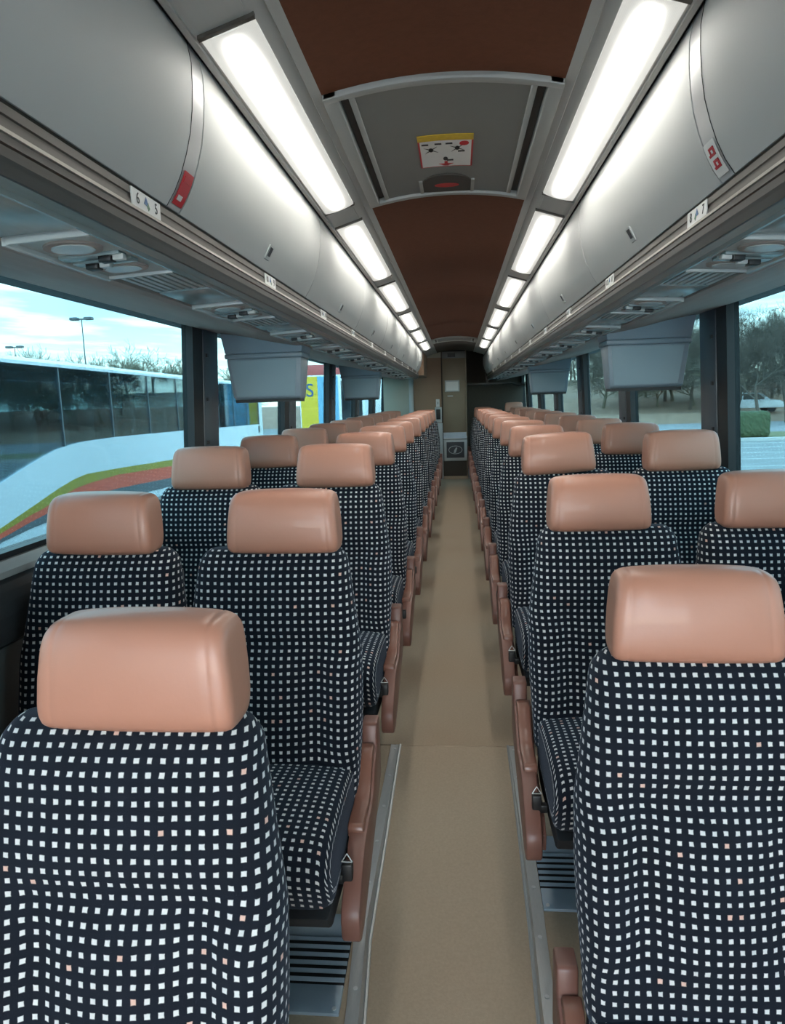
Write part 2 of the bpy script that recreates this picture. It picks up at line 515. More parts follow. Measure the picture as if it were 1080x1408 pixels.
# aluminium edge trims along the sloped platform
LEFT_EDGE = [(-0.213, 2.53), (-0.222, 2.1), (-0.232, 1.70), (-0.217, 1.41), (-0.205, 0.7), (-0.20, 0.0)]
RIGHT_EDGE = [(0.191, 2.53), (0.195, 2.15), (0.195, 1.75), (0.190, 1.45), (0.186, 0.7), (0.184, 0.0)]
def edge_trim(name, edge, sgn, label):
    loops = []
    for (x, y) in edge:
        zt = plat_z(y); zb = aisle_z(y)
        w = 0.030
        loops.append([(x + sgn*w, y, zt + 0.001), (x + sgn*w, y, zt + 0.004), (x, y, zt + 0.004), (x, y, zb - 0.004), (x + sgn*0.014, y, zb - 0.004), (x + sgn*0.014, y, zt - 0.01)])
    me = fix_normals(loft(loops, smooth=False))
    t = struct(link(name, me, 'alu'), label)
    # bead where the trim meets the ramp
    b = MB()
    for a, c in zip(edge[:-1], edge[1:]):
        b.tube((a[0]-sgn*0.004, a[1], aisle_z(a[1])+0.003), (c[0]-sgn*0.004, c[1], aisle_z(c[1])+0.003), 0.005, 0.005, 6)
    b.build('edge_bead', 'alu', t)
    for i in range(10):
        y = 2.50 - i * 0.17
        for k in range(len(edge) - 1):
            if edge[k][1] >= y >= edge[k+1][1]:
                f = (edge[k][1] - y) / (edge[k][1] - edge[k+1][1])
                x = edge[k][0] + (edge[k+1][0] - edge[k][0]) * f
                break
        d = MB(); disc(d, (x + sgn*0.013, y, plat_z(y) + 0.004), 0.0055, 0.0055, 0.0022, 10)
        d.build('screw', 'chrome', t, smooth=False)
    return t
edge_trim('trim_1', LEFT_EDGE, -1, 'aluminium edge strip with screws along the left side of the sloped aisle')
edge_trim('trim_2', RIGHT_EDGE, 1, 'aluminium edge strip with screws along the right side of the sloped aisle')

# ================================================================== SETTING: side walls, windows
WT, WB = 1.625, 0.893          # window top / bottom
XT, XB = 1.140, 1.178          # tumblehome
PILLARS = [3.37 + 1.745 * k for k in range(-3, 6)]
PILLARS[2] -= 0.12
PW = 0.155
def wall_side(sgn, side):
    mb = MB()
    mb.prism([(sgn*1.19, -0.4), (sgn*1.19, 0.80), (sgn*XB, WB - 0.02), (sgn*1.30, WB - 0.02), (sgn*1.30, -1.1), (sgn*1.22, -1.1), (sgn*1.22, -0.4)], Y_FRONT, Y_REAR)
    w = struct(mb.build('wall_' + side, 'wall_low'), side + ' side wall of the coach below and above the windows')
    # sill
    MB().prism([(sgn*1.148, 0.845), (sgn*1.148, 0.862), (sgn*1.165, 0.885), (sgn*1.21, 0.885), (sgn*1.21, 0.845)], Y_FRONT, Y_REAR).build('sill', 'sill', w)
    # rounded duct cover under the sill
    pr = [(sgn*1.19, 0.842)] + [(sgn*(1.19 - 0.040*math.sin(a)), 0.742 + 0.10*math.cos(a)) for a in [0.3, 0.6, 0.9, 1.2, 1.57, 2.0, 2.4]] + [(sgn*1.19, 0.65)]
    MB().prism(pr, Y_FRONT, Y_REAR).build('duct_cover', 'duct', w)
    # upper skin (behind the luggage bins)
    MB().prism([(sgn*XT, WT), (sgn*1.16, 1.80), (sgn*1.0, 2.06), (sgn*1.06, 2.1), (sgn*1.24, 1.82), (sgn*1.24, WT)], Y_FRONT, Y_REAR).build('upper_panel', 'wall_low', w)
    for i, y in enumerate(PILLARS):
        p = MB()
        p.prism([(sgn*(XT-0.012), WT+0.01), (sgn*(XT+0.07), WT+0.01), (sgn*(XB+0.07), WB-0.01), (sgn*(XB-0.012), WB-0.01)], y - 0.045, y + 0.16)
        pil = p.build('pillar', 'pillar', w, bevel=0.006)
        if i > 2:
            for z in (1.30, 1.10, 1.50):
                x = XB + (XT - XB) * (z - WB) / (WT - WB)
                MB().box(sgn*(x-0.020), sgn*(x-0.008), y - 0.020, y - 0.002, z-0.008, z+0.008).build('hook', 'black', pil)
    return w
wl_l = wall_side(-1, 'left')
wl_r = wall_side(1, 'right')

wn_count = 0
def pane(sgn, y0, y1, label):
    global wn_count
    wn_count += 1
    w = MB().prism([(sgn*(XT+0.025), WT), (sgn*(XT+0.031), WT), (sgn*(XB+0.031), WB), (sgn*(XB+0.025), WB)], y0, y1).build('window_%d' % wn_count, 'glass')
    struct(w, label)
    g = 0.040
    def fr(za, zb, ya, yb):
        def xx(z): return XB + (XT - XB) * (z - WB) / (WT - WB)
        MB().prism([(sgn*(xx(zb)-0.006), zb), (sgn*(xx(zb)+0.045), zb), (sgn*(xx(za)+0.045), za), (sgn*(xx(za)-0.006), za)], ya, yb).build('gasket', 'gasket', w)
    fr(WB - 0.006, WB + 0.010, y0, y1)
    fr(WT + 0.002, WT + 0.012, y0, y1)
    fr(WB - 0.012, WT + 0.012, y0 - 0.004, y0 + 0.012)
    fr(WB - 0.012, WT + 0.012, y1 - 0.012, y1 + 0.115)
    return w
for sgn, side in ((-1, 'left'), (1, 'right')):
    ys = [Y_FRONT + 0.1] + PILLARS
    for k in range(len(PILLARS)):
        a = (PILLARS[k-1] + 0.15) if k > 0 else Y_FRONT + 0.05
        b = PILLARS[k] - PW
        if b - a < 0.2: continue
        pane(sgn, a, b, 'tinted coach side window, %s side, bay %s' % (side, ORD[k]))
    pane(sgn, PILLARS[-1] + 0.15, 12.95 if sgn > 0 else 12.9, 'tinted coach side window, last bay on the %s side' % side)

# front wall (behind the photographer) with the windscreen opening
fw = MB()
fw.box(-1.3, 1.3, Y_FRONT - 0.08, Y_FRONT, -1.1, 0.15)
fw.box(-1.3, 1.3, Y_FRONT - 0.08, Y_FRONT, 1.95, 2.12)
fw.box(-1.3, -1.12, Y_FRONT - 0.08, Y_FRONT, 0.15, 1.95)
fw.box(1.12, 1.3, Y_FRONT - 0.08, Y_FRONT, 0.15, 1.95)
struct(fw.build('wall_front', 'wall_low'), 'front wall of the coach around the windscreen')
wn_count += 1
ws = struct(MB().box(-1.12, 1.12, Y_FRONT - 0.05, Y_FRONT - 0.042, 0.15, 1.95).build('window_%d' % wn_count, 'windscreen'), 'large clear windscreen at the front of the coach')

# ================================================================== SETTING: ceiling
CE = 0.279          # half width of brown strip
def ceil_z(x): return 1.975 + 0.032 * (1 - (x / CE) ** 2)
cx = [-CE + 2*CE*i/12 for i in range(13)]
def arch(y0, y1, dz=0.0, th=0.02, xs=cx):
    return MB().prism([(x, ceil_z(x)+dz) for x in xs] + [(x, ceil_z(x)+dz+th) for x in reversed(xs)], y0, y1)
ceiling = MB().box(-1.3, 1.3, Y_FRONT - 0.08, Y_REAR, 2.08, 2.14).build('ceiling', 'wall_low')
struct(ceiling, 'curved coach ceiling with a brown fabric centre strip')
H0, H1 = 1.80, 2.775
for (a, b) in ((Y_FRONT, 0.62), (0.63, H0), (H1, 5.0), (5.005, 7.4), (7.405, 9.0)):
    arch(a, b).build('brown_panel', 'ceil_brown', ceiling, smooth=False)
arch(9.6, 11.6, 0.0).build('brown_panel', 'rear_dark', ceiling)
for sgn, nm in ((-1, 'left'), (1, 'right')):
    # grey trim between the brown strip and the lamps, lamp channel, black groove
    t = MB().prism([(sgn*CE, 1.975), (sgn*0.300, 1.966), (sgn*0.304, 1.972), (sgn*0.333, 1.958), (sgn*0.425, 1.930), (sgn*0.440, 1.926), (sgn*0.440, 1.99), (sgn*CE, 2.0)], Y_FRONT, 11.6).build('lamp_channel', 'ceil_trim', ceiling)
    MB().prism([(sgn*0.437, 1.921), (sgn*0.447, 1.918), (sgn*0.447, 1.97), (sgn*0.437, 1.97)], Y_FRONT, 11.6).build('channel_lip', 'alu', ceiling)
    MB().prism([(sgn*0.447, 1.935), (sgn*0.475, 1.930), (sgn*0.475, 2.0), (sgn*0.447, 2.0)], Y_FRONT, 11.6).build('dark_groove', 'groove', ceiling)

# lamps
def lamp(sgn, y0, y1, label):
    root = empty('ceiling_light', (sgn*0.379, (y0+y1)/2, 1.944))
    tag(root, label, 'light', 'fluorescent ceiling lamps along the aisle')
    root.rotation_euler = (0, 0, 0)
    hx, hz = 0.050, 0.0152     # slope half extents
    L = (y1 - y0) / 2
    # lens: slightly bulged ribbed strip
    loops = []; uvs = []
    N = 9
    prof = []
    for i in range(N):
        t = -1 + 2*i/(N-1)
        px = sgn*t*hx; pz = -t*hz
        bul = 0.006 * (1 - t*t)
        prof.append((px - sgn*bul*0.29, pz - bul*0.95 - 0.004))
    ring = prof + [(sgn*hx, -hz + 0.004), (-sgn*hx, hz + 0.004)]
    n = len(ring)
    for y in (-L, -L*0.5, 0, L*0.5, L):
        loops.append([(p[0], y, p[1]) for p in ring])
        v = (y + L) / (2*L)
        uvs.append([(min(1.0, i/(N-1)), v) for i in range(N)] + [(1.0, v), (0.0, v), (0.0, v)])
    me = fix_normals(loft(loops, uvs=uvs, smooth=False))
    link('lens', me, 'lens', root)
    for yy in (-L - 0.012, L):
        MB().prism([(-sgn*(hx+0.003), hz - 0.006), (sgn*(hx+0.003), -hz - 0.008), (sgn*(hx+0.003), -hz + 0.006), (-sgn*(hx+0.003), hz + 0.006)], yy, yy + 0.012).build('end_cap', 'alu_brown', root)
    return root
for sgn, side in ((-1, 'left'), (1, 'right')):
    for k in range(6):
        y0 = 1.40 + 1.50 * k
        lamp(sgn, y0, y0 + 1.27, 'lit ribbed fluorescent lamp, %s from the front on the %s of the ceiling' % (ORD[k], side))
    lamp(sgn, -1.60, -0.33, 'added fluorescent lamp on the %s, unseen behind the view, to brighten the front rows' % side)  # unseen extra lamp behind the camera, added to brighten the front rows
    for k in range(7):
        ya = 1.40 + 1.50 * k - 0.115
        MB().prism([(sgn*0.336, 1.954), (sgn*0.424, 1.927), (sgn*0.424, 1.934), (sgn*0.336, 1.961)], ya - 0.085, ya + 0.085).build('lamp_divider', 'ceil_trim', ceiling)

# ================================================================== roof hatches
def hatch(y0, y1, label, detail=True):
    root = empty('roof_hatch', (0, y0, 1.97))
    tag(root, label, 'hatch')
    def A(xa, xb, ya, yb, dz0, dz1, name, m, par=root, nseg=12, bev=0.0):
        xs = [xa + (xb-xa)*i/nseg for i in range(nseg+1)]
        mb = MB().prism([(x, ceil_z(x)+dz0-1.97) for x in xs] + [(x, ceil_z(x)+dz1-1.97) for x in reversed(xs)], ya - y0, yb - y0)
        return mb.build(name, m, par, bevel=bev)
    A(-0.279, 0.279, y0, y0+0.028, -0.014, 0.01, 'frame', 'hatch_frame', bev=0.004)
    A(-0.279, 0.279, y1-0.028, y1, -0.014, 0.01, 'frame', 'hatch_frame', bev=0.004)
    for s in (-1, 1):
        a, b = sorted((s*0.279, s*0.245))
        A(a, b, y0, y1, -0.014, 0.01, 'frame', 'hatch_frame', nseg=2, bev=0.003)
        a, b = sorted((s*0.245, s*0.222))
        A(a, b, y0+0.028, y1-0.028, 0.006, 0.012, 'rubber_channel', 'hatch_dark', nseg=2)
        a, b = sorted((s*0.222, s*0.208))
        A(a, b, y0+0.035, y1-0.04, -0.010, 0.008, 'lid_edge', 'hatch_frame', nseg=2, bev=0.003)
    lid = A(-0.208, 0.208, y0+0.028, y1-0.03, -0.004, 0.01, 'lid', 'hatch')
    A(-0.215, 0.215, y0+0.02, y0+0.045, -0.008, 0.008, 'lid_edge', 'hatch_frame', bev=0.003)
    if not detail: return root
    # instruction sticker near the rear edge of the lid
    dz = -0.006
    def flat(xa, xb, ya, yb, name, m, par, h=0.0006, off=0.0):
        return A(xa, xb, ya, yb, dz - off - h, dz - off + 0.0015, name, m, par, nseg=6)
    st = flat(-0.078, 0.082, y0+0.395, y0+0.665, 'instruction_sticker', 'red', root)
    flat(-0.073, 0.077, y0+0.428, y0+0.658, 'sticker_white', 'white', st, off=0.0006)
    flat(-0.078, 0.082, y0+0.380, y0+0.425, 'sticker_yellow_band', 'yellow', st, off=0.0008)
    for (px, py) in ((-0.042, 0.50), (0.036, 0.492), (0.0, 0.585)):
        z = ceil_z(px) - 1.97 + dz - 0.0024
        b = MB(); disc(b, (px, py, z), 0.007, 0.017, 0.0008, 12)
        if py < 0.58:
            for a_ in (0.5, 2.4, 3.6, 5.6):
                b.prism([(px, py-0.004), (px+0.024*math.cos(a_), py+0.045*math.sin(a_)), (px, py+0.004)], z, z+0.0008, 'z')
        b.build('pictogram', 'ink', st)
    for (px, py) in ((-0.058, 0.452), (-0.02, 0.452), (0.012, 0.452), (0.048, 0.52), (0.014, 0.60)):
        z = ceil_z(px) - 1.97 + dz - 0.0022
        MB().box(px-0.010, px+0.010, py-0.006, py+0.006, z, z+0.0007).build('print_line', 'ink', st)
    z = ceil_z(0.055) - 1.97 + dz - 0.0024
    b = MB(); disc(b, (0.056, 0.452, z), 0.014, 0.018, 0.0008, 16); b.build('red_oval', 'red', st)
    z = ceil_z(0.0) - 1.97 + dz - 0.0024
    MB().prism([(-0.022, 0.632), (0.024, 0.632), (0.006, 0.65), (-0.004, 0.65)], z, z+0.0008, 'z').build('red_arrow', 'red', st)
    MB().box(-0.004, 0.006, 0.61, 0.633, z, z+0.0008).build('red_arrow', 'red', st)
    # dark handle recess, half-moon
    k = 16
    pr = [(0.09*math.cos(PI*i/k) * (1.0), y1-0.037-y0 - 0.195*abs(math.sin(PI*i/k))**0.55) for i in range(k+1)]
    z = ceil_z(0) - 1.97 - 0.006
    hb = MB().prism(pr, z - 0.004, z + 0.006, 'z').build('handle_recess', 'hatch_dark', root)
    b = MB(); disc(b, (0.0, y1-y0-0.115, z - 0.0046), 0.042, 0.024, 0.001, 18); b.build('red_handle_mark', 'red', hb)
    for s in (-1, 1):
        MB().box(s*0.088-0.006, s*0.088+0.006, y1-y0-0.17, y1-y0-0.03, z-0.006, z+0.004).build('recess_rim', 'hatch_frame', hb)
    return root
hatch(H0, H1, 'grey emergency roof hatch with instruction sticker and dark handle')
hatch(9.0, 9.6, 'second roof hatch far down the ceiling near the rear', False)

# ================================================================== overhead luggage bins
BP = [(0.470, 1.945), (0.456, 1.925), (0.4505, 1.89), (0.451, 1.85), (0.4545, 1.81), (0.461, 1.77), (0.471, 1.735), (0.484, 1.70), (0.499, 1.67), (0.516, 1.645)]
BIN_PER = 1.268
BIN_Y0 = 1.405
def bin_unit(sgn, y0, y1, label, band=False):
    root = empty('luggage_bin', (sgn*0.516, y0, 1.645))
    tag(root, label, 'luggage bin', 'overhead luggage bins')
    def sk(ya, yb, th, off, name, m, parent=root, bev=0.0):
        inner = [(sgn*(x-off), z) for x, z in BP]
        outer = [(sgn*(x+th), z) for x, z in reversed(BP)]
        mb = MB().prism([(x - sgn*0.516, z - 1.645) for x, z in inner + outer], ya - y0, yb - y0)
        me = mb.mesh(name, False)
        me.polygons.foreach_set('use_smooth', [True]*len(me.polygons))
        try: me.set_sharp_from_angle(angle=0.6)
        except Exception: pass
        return link(name, me, m, parent)
    a = y0 + (0.062 if band else 0.003)
    door = sk(a, y1 - 0.003, 0.016, 0.0, 'door', 'bin')
    sk(y0 - 0.0, y1, 0.03, -0.014, 'inner_shell', 'groove')
    if band:
        bd = sk(y0 - 0.003, y0 + 0.056, 0.012, 0.0, 'seam_band', 'bin_edge')
        for yy in (y0 - 0.0045,):
            sk(yy, yy + 0.002, 0.012, 0.0008, 'seam_gap', 'groove')
    else:
        sk(y0 - 0.0025, y0 + 0.0025, 0.012, 0.0006, 'edge_strip', 'bin_edge')
    # latch low in the middle of the door
    ym = (y0 + y1) / 2 - y0 + 0.03
    lt = MB()
    lt.prism([(-sgn*0.0185, 0.022), (-sgn*0.0375, 0.056), (-sgn*0.030, 0.056), (-sgn*0.012, 0.022)], ym-0.022, ym+0.022)
    lt_o = lt.build('latch', 'light_grey', door)
    s = -sgn
    MB().prism([(s*0.0245, 0.030), (s*0.0365, 0.051), (s*0.030, 0.051), (s*0.018, 0.030)], ym-0.012, ym+0.010).build('latch_button', 'seat_shell', door)
    return root, door
def sticker_on_bin(parent, sgn, z0, z1, ya, yb, m, name, y_ref, off=0.0035):
    def bx(z):
        for (p, q) in zip(BP[:-1], BP[1:]):
            if p[1] >= z >= q[1]:
                t = (p[1]-z)/(p[1]-q[1]); return p[0] + (q[0]-p[0])*t
        return 0.516
    zs = [z0 + (z1-z0)*i/4 for i in range(5)]
    pr = [(sgn*(bx(z)-off) - sgn*0.516, z-1.645) for z in zs] + [(sgn*(bx(z)-off+0.001) - sgn*0.516, z-1.645) for z in reversed(zs)]
    return MB().prism(pr, ya - y_ref, yb - y_ref).build(name, m, parent)
for sgn, side in ((-1, 'left'), (1, 'right')):
    nb = 8 if sgn < 0 else 9
    y_end = 10.35 if sgn < 0 else 12.25
    ks = range(-2, nb)
    for k in ks:
        a = BIN_Y0 + BIN_PER*k
        b = min(a + BIN_PER, y_end)
        if b - a < 0.2: continue
        nm = 'grey curved overhead luggage bin, %s side, %s from the front' % (side, ORD[k+2])
        root, door = bin_unit(sgn, a, b, nm, band=(k == 0))
        if k == 0:
            if sgn < 0:
                s = sticker_on_bin(root, sgn, 1.652, 1.708, a+0.004, a+0.050, 'red', 'red_sticker', a)
                sticker_on_bin(s, sgn, 1.660, 1.668, a+0.012, a+0.032, 'white', 'sticker_print', a, 0.0042)
                sticker_on_bin(s, sgn, 1.690, 1.700, a+0.010, a+0.044, 'red', 'sticker_print', a, 0.0042)
            else:
                s = sticker_on_bin(root, sgn, 1.652, 1.708, a+0.003, a+0.052, 'white', 'white_sticker', a)
                for (za, zb, ya, yb) in ((1.684, 1.698, .012, .042), (1.664, 1.678, .012, .042)):
                    # blocky red letters
                    sticker_on_bin(s, sgn, za, zb, a+ya, a+ya+0.008, 'red', 'red_letter', a, 0.0042)
                    sticker_on_bin(s, sgn, za, za+0.004, a+ya, a+yb, 'red', 'red_letter', a, 0.0042)
                    sticker_on_bin(s, sgn, zb-0.004, zb, a+ya, a+yb-0.006, 'red', 'red_letter', a, 0.0042)
                    sticker_on_bin(s, sgn, za, zb, a+yb-0.012, a+yb-0.006, 'red', 'red_letter', a, 0.0042)

# aluminium rail below the bins, dark lower face, underside and soffit
tn = 2
for sgn, side, y_end in ((-1, 'left', 10.4), (1, 'right', 12.4)):
    tn += 1
    r = MB().prism([(sgn*x, z) for x, z in ((0.519, 1.645), (0.5225, 1.642), (0.5225, 1.638), (0.513, 1.636), (0.513, 1.624), (0.5155, 1.6225), (0.5155, 1.617), (0.513, 1.6155), (0.513, 1.606), (0.535, 1.606), (0.545, 1.645))], Y_FRONT, y_end).build('trim_%d' % tn, 'alu_brown')
    struct(r, 'bronze aluminium rail under the %s luggage bins' % side)
    MB().prism([(sgn*x, z) for x, z in ((0.5105, 1.6065), (0.5105, 1.6015), (0.516, 1.6), (0.516, 1.608))], Y_FRONT, y_end).build('bright_edge', 'rail_line', r)
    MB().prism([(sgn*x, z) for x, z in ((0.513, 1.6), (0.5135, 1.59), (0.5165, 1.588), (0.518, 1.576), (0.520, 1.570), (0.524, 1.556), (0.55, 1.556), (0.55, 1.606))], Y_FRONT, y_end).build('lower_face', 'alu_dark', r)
    MB().prism([(sgn*x, z) for x, z in ((0.524, 1.557), (0.548, 1.552), (0.553, 1.546), (0.558, 1.546), (0.561, 1.556), (0.561, 1.59), (0.528, 1.59))], Y_FRONT, y_end).build('teal_strip', 'psu_strip', r)
    # soffit from the service panels up to the window heads
    sp = [(0.705, 1.541), (0.735, 1.541), (0.80, 1.551), (0.88, 1.567), (0.97, 1.588), (1.06, 1.604), (1.146, 1.618)]
    MB().prism([(sgn*x, z) for x, z in sp] + [(sgn*x, z + 0.02) for x, z in reversed(sp)], Y_FRONT, y_end if sgn < 0 else 12.9).build('soffit', 'soffit', r, smooth=False)
    # base of the service channel
    MB().prism([(sgn*x, z) for x, z in ((0.56, 1.556), (0.706, 1.548), (0.706, 1.57), (0.56, 1.58))], Y_FRONT, y_end).build('channel_base', 'psu_strip', r)

# ================================================================== seat number plates
ROWS = 12
PITCH = 0.855
YL, YR = 0.926, 1.240
plate_me = None
for sgn, side in ((-1, 'left'), (1, 'right')):
    for row in range(2, ROWS + 1):
        y = (1.295 if sgn < 0 else 1.590) + PITCH*(row - 2)
        nums = (4*row-2, 4*row-3) if sgn < 0 else (4*row, 4*row-1)
        root = empty('seat_number_plate', (sgn*0.5118, y, 1.6212))
        tag(root, 'white plate with seat numbers %d and %d on the %s rail, %s from the front' % (nums[0], nums[1], side, ORD[row-2]), 'number plate', 'seat number plates')
        MB().box(-0.001, 0.001, -0.060, 0.060, -0.0145, 0.0145).build('plate', 'white', root)
        rot = (PI/2, 0, PI/2) if sgn < 0 else (PI/2, 0, -PI/2)
        # seen from the aisle the first number stands towards the front on the left side, towards the rear on the right
        d = -1 if sgn < 0 else 1
        xo = 0.0014 if sgn < 0 else -0.0014
        text('seat_number', str(nums[0]), 0.026 if nums[0] < 10 else 0.024, 'ink', root, (xo, d*0.036, 0), rot)
        text('seat_number', str(nums[1]), 0.026 if nums[1] < 10 else 0.024, 'ink', root, (xo, -d*0.040, 0), rot)
        if row < 6:
            MB().prism([(-0.012, -0.002), (-0.002, 0.011), (0.004, 0.002), (0.0, -0.004)], xo-0.0002, xo+0.0002, 'x').build('seat_symbol', 'ink_blue', root)
            MB().prism([(0.0, -0.004), (0.006, 0.003), (0.012, -0.006), (0.006, -0.011)], xo-0.0002, xo+0.0002, 'x').build('seat_symbol', 'ink_green', root)

# ================================================================== service panels (reading lights, air nozzles)
def service_panel(sgn):
    root = empty('service_panel', (0, 0, 0))
    # local: x outward (times sgn) 0..0.15, y 0..0.35 ; z=0 at the underside, down negative
    def X(x): return sgn*x
    def tz(x): return -0.055*x
    def slab(pts, z0, z1, name, m, par=root, bev=0.0):
        mb = MB(); b = 0
        n = len(pts)
        mb.v = [(X(x), y, tz(x)+z0) for x, y in pts] + [(X(x), y, tz(x)+z1) for x, y in pts]
        mb.f = [tuple(range(n)), tuple(range(n, 2*n))] + [(i, (i+1) % n, n+(i+1) % n, n+i) for i in range(n)]
        return mb.build(name, m, par, bevel=bev)
    body = slab([(0.0, 0.0), (0.145, 0.0), (0.145, 0.36), (0.0, 0.36)], -0.006, 0.01, 'panel', 'psu', bev=0.003)
    # raised sloped rims
    slab([(0.0, 0.0), (0.145, 0.0), (0.145, 0.010), (0.0, 0.010)], -0.012, 0.0, 'rim', 'psu_light', bev=0.002)
    slab([(0.137, 0.0), (0.147, 0.0), (0.147, 0.36), (0.137, 0.36)], -0.014, 0.0, 'rim', 'psu_light', bev=0.002)
    slab([(0.0, 0.350), (0.145, 0.350), (0.145, 0.36), (0.0, 0.36)], -0.012, 0.0, 'rim', 'psu_light', bev=0.002)
    # two shallow bowls: speaker / lamp bowls
    for (cy, w) in ((0.085, 0.050), (0.275, 0.042)):
        pts = [(0.070 + 0.048*math.cos(2*PI*i/20), cy + w*math.sin(2*PI*i/20)) for i in range(20)]
        bowl = slab(pts, -0.010, -0.004, 'lamp_bowl', 'soffit')
        pts2 = [(0.070 + 0.036*math.cos(2*PI*i/16), cy + w*0.72*math.sin(2*PI*i/16)) for i in range(16)]
        slab(pts2, -0.0115, -0.009, 'lamp_lens', 'psu_light', bowl)
    # air slots with dark slider tabs
    for (cy, cx_) in ((0.155, 0.045), (0.205, 0.095)):
        sl = slab([(0.015, cy-0.016), (0.130, cy-0.016), (0.130, cy+0.016), (0.015, cy+0.016)], -0.012, -0.004, 'air_slot', 'psu_strip', bev=0.002)
        slab([(cx_-0.012, cy-0.012), (cx_+0.012, cy-0.012), (cx_+0.012, cy+0.012), (cx_-0.012, cy+0.012)], -0.022, -0.010, 'slider', 'black', sl, bev=0.002)
        slab([(cx_-0.034, cy-0.008), (cx_-0.013, cy-0.008), (cx_-0.013, cy+0.008), (cx_-0.034, cy+0.008)], -0.020, -0.010, 'nozzle', 'psu_light', sl, bev=0.002)
    # ribbed filler towards the next panel
    for i in range(7):
        x = 0.018 + i*0.018
        slab([(x, 0.375), (x+0.010, 0.375), (x+0.010, 0.60), (x, 0.60)], -0.0035, 0.002, 'rib', 'psu', root)
    slab([(0.004, 0.615), (0.14, 0.615), (0.14, 0.835), (0.004, 0.835)], -0.005, 0.004, 'blank_cover', 'psu_strip', root, bev=0.003)
    return root
for sgn, side in ((-1, 'left'), (1, 'right')):
    proto = service_panel(sgn)
    y0 = (1.165 if sgn < 0 else 1.46)
    nn = 11 if sgn < 0 else 12
    for k in range(-1, nn):
        yy = y0 + PITCH*k
        if yy + 0.84 > (10.4 if sgn < 0 else 12.4): continue
        o = proto if k == -1 else copy_tree(proto)
        o.location = (sgn*0.558, yy, 1.556)
        tag(o, 'overhead service panel with reading lamps above the %s seats, row %s' % (side, ORD[k+1]), 'service panel', 'overhead service panels')

# ================================================================== monitors
def monitor(sgn, y, label):
    root = empty('hanging_monitor', (sgn*0.90, y, 1.29))
    tag(root, label, 'monitor', 'monitors hanging from the soffit')
    # lower housing: tapers downwards, screen on the front (towards the seats in front of it)
    def quadbox(zs, hw, yf, yb, name, m, par, bev=0.006):
        loops = []
        for z, h, a, b in zip(zs, hw, yf, yb):
            loops.append([(-h, a, z), (h, a, z), (h, b, z), (-h, b, z)])
        me = fix_normals(loft(loops, smooth=False))
        if bev: bevel_mesh(me, bev)
        return link(name, me, m, par)
    body = quadbox([0.0, 0.012, 0.198], [0.163, 0.166, 0.184], [0.02, 0.0, -0.022], [0.12, 0.13, 0.15], 'housing', 'monitor', root)
    scr = MB()
    scr.v = [(-0.148, -0.0030, 0.018), (0.140, -0.0030, 0.018), (0.160, -0.0235, 0.188), (-0.168, -0.0235, 0.188),
             (-0.148, 0.004, 0.018), (0.140, 0.004, 0.018), (0.160, -0.015, 0.188), (-0.168, -0.015, 0.188)]
    scr.f = [(0, 1, 2, 3), (4, 5, 6, 7), (0, 1, 5, 4), (1, 2, 6, 5), (2, 3, 7, 6), (3, 0, 4, 7)]
    scr.build('screen', 'monitor_screen', body)
    quadbox([0.198, 0.204, 0.217, 0.221], [0.187, 0.190, 0.190, 0.187], [-0.028, -0.031, -0.031, -0.028], [0.155, 0.158, 0.158, 0.155], 'collar', 'monitor', root, 0.002)
    quadbox([0.221, 0.29, 0.36], [0.188, 0.200, 0.212], [-0.028, -0.034, -0.036], [0.17, 0.20, 0.22], 'hood', 'monitor', root)
    MB().box(-0.16, 0.16, 0.012, 0.12, -0.012, 0.002).build('bottom_edge', 'gasket', root)
    return root
monitor(-1, 3.52, 'blue grey monitor hanging above the fourth row of left seats')
monitor(1, 3.52, 'blue grey monitor hanging above the fourth row of right seats')
monitor(-1, 7.05, 'smaller looking monitor farther back on the left soffit')
monitor(1, 7.15, 'smaller looking monitor farther back on the right soffit')

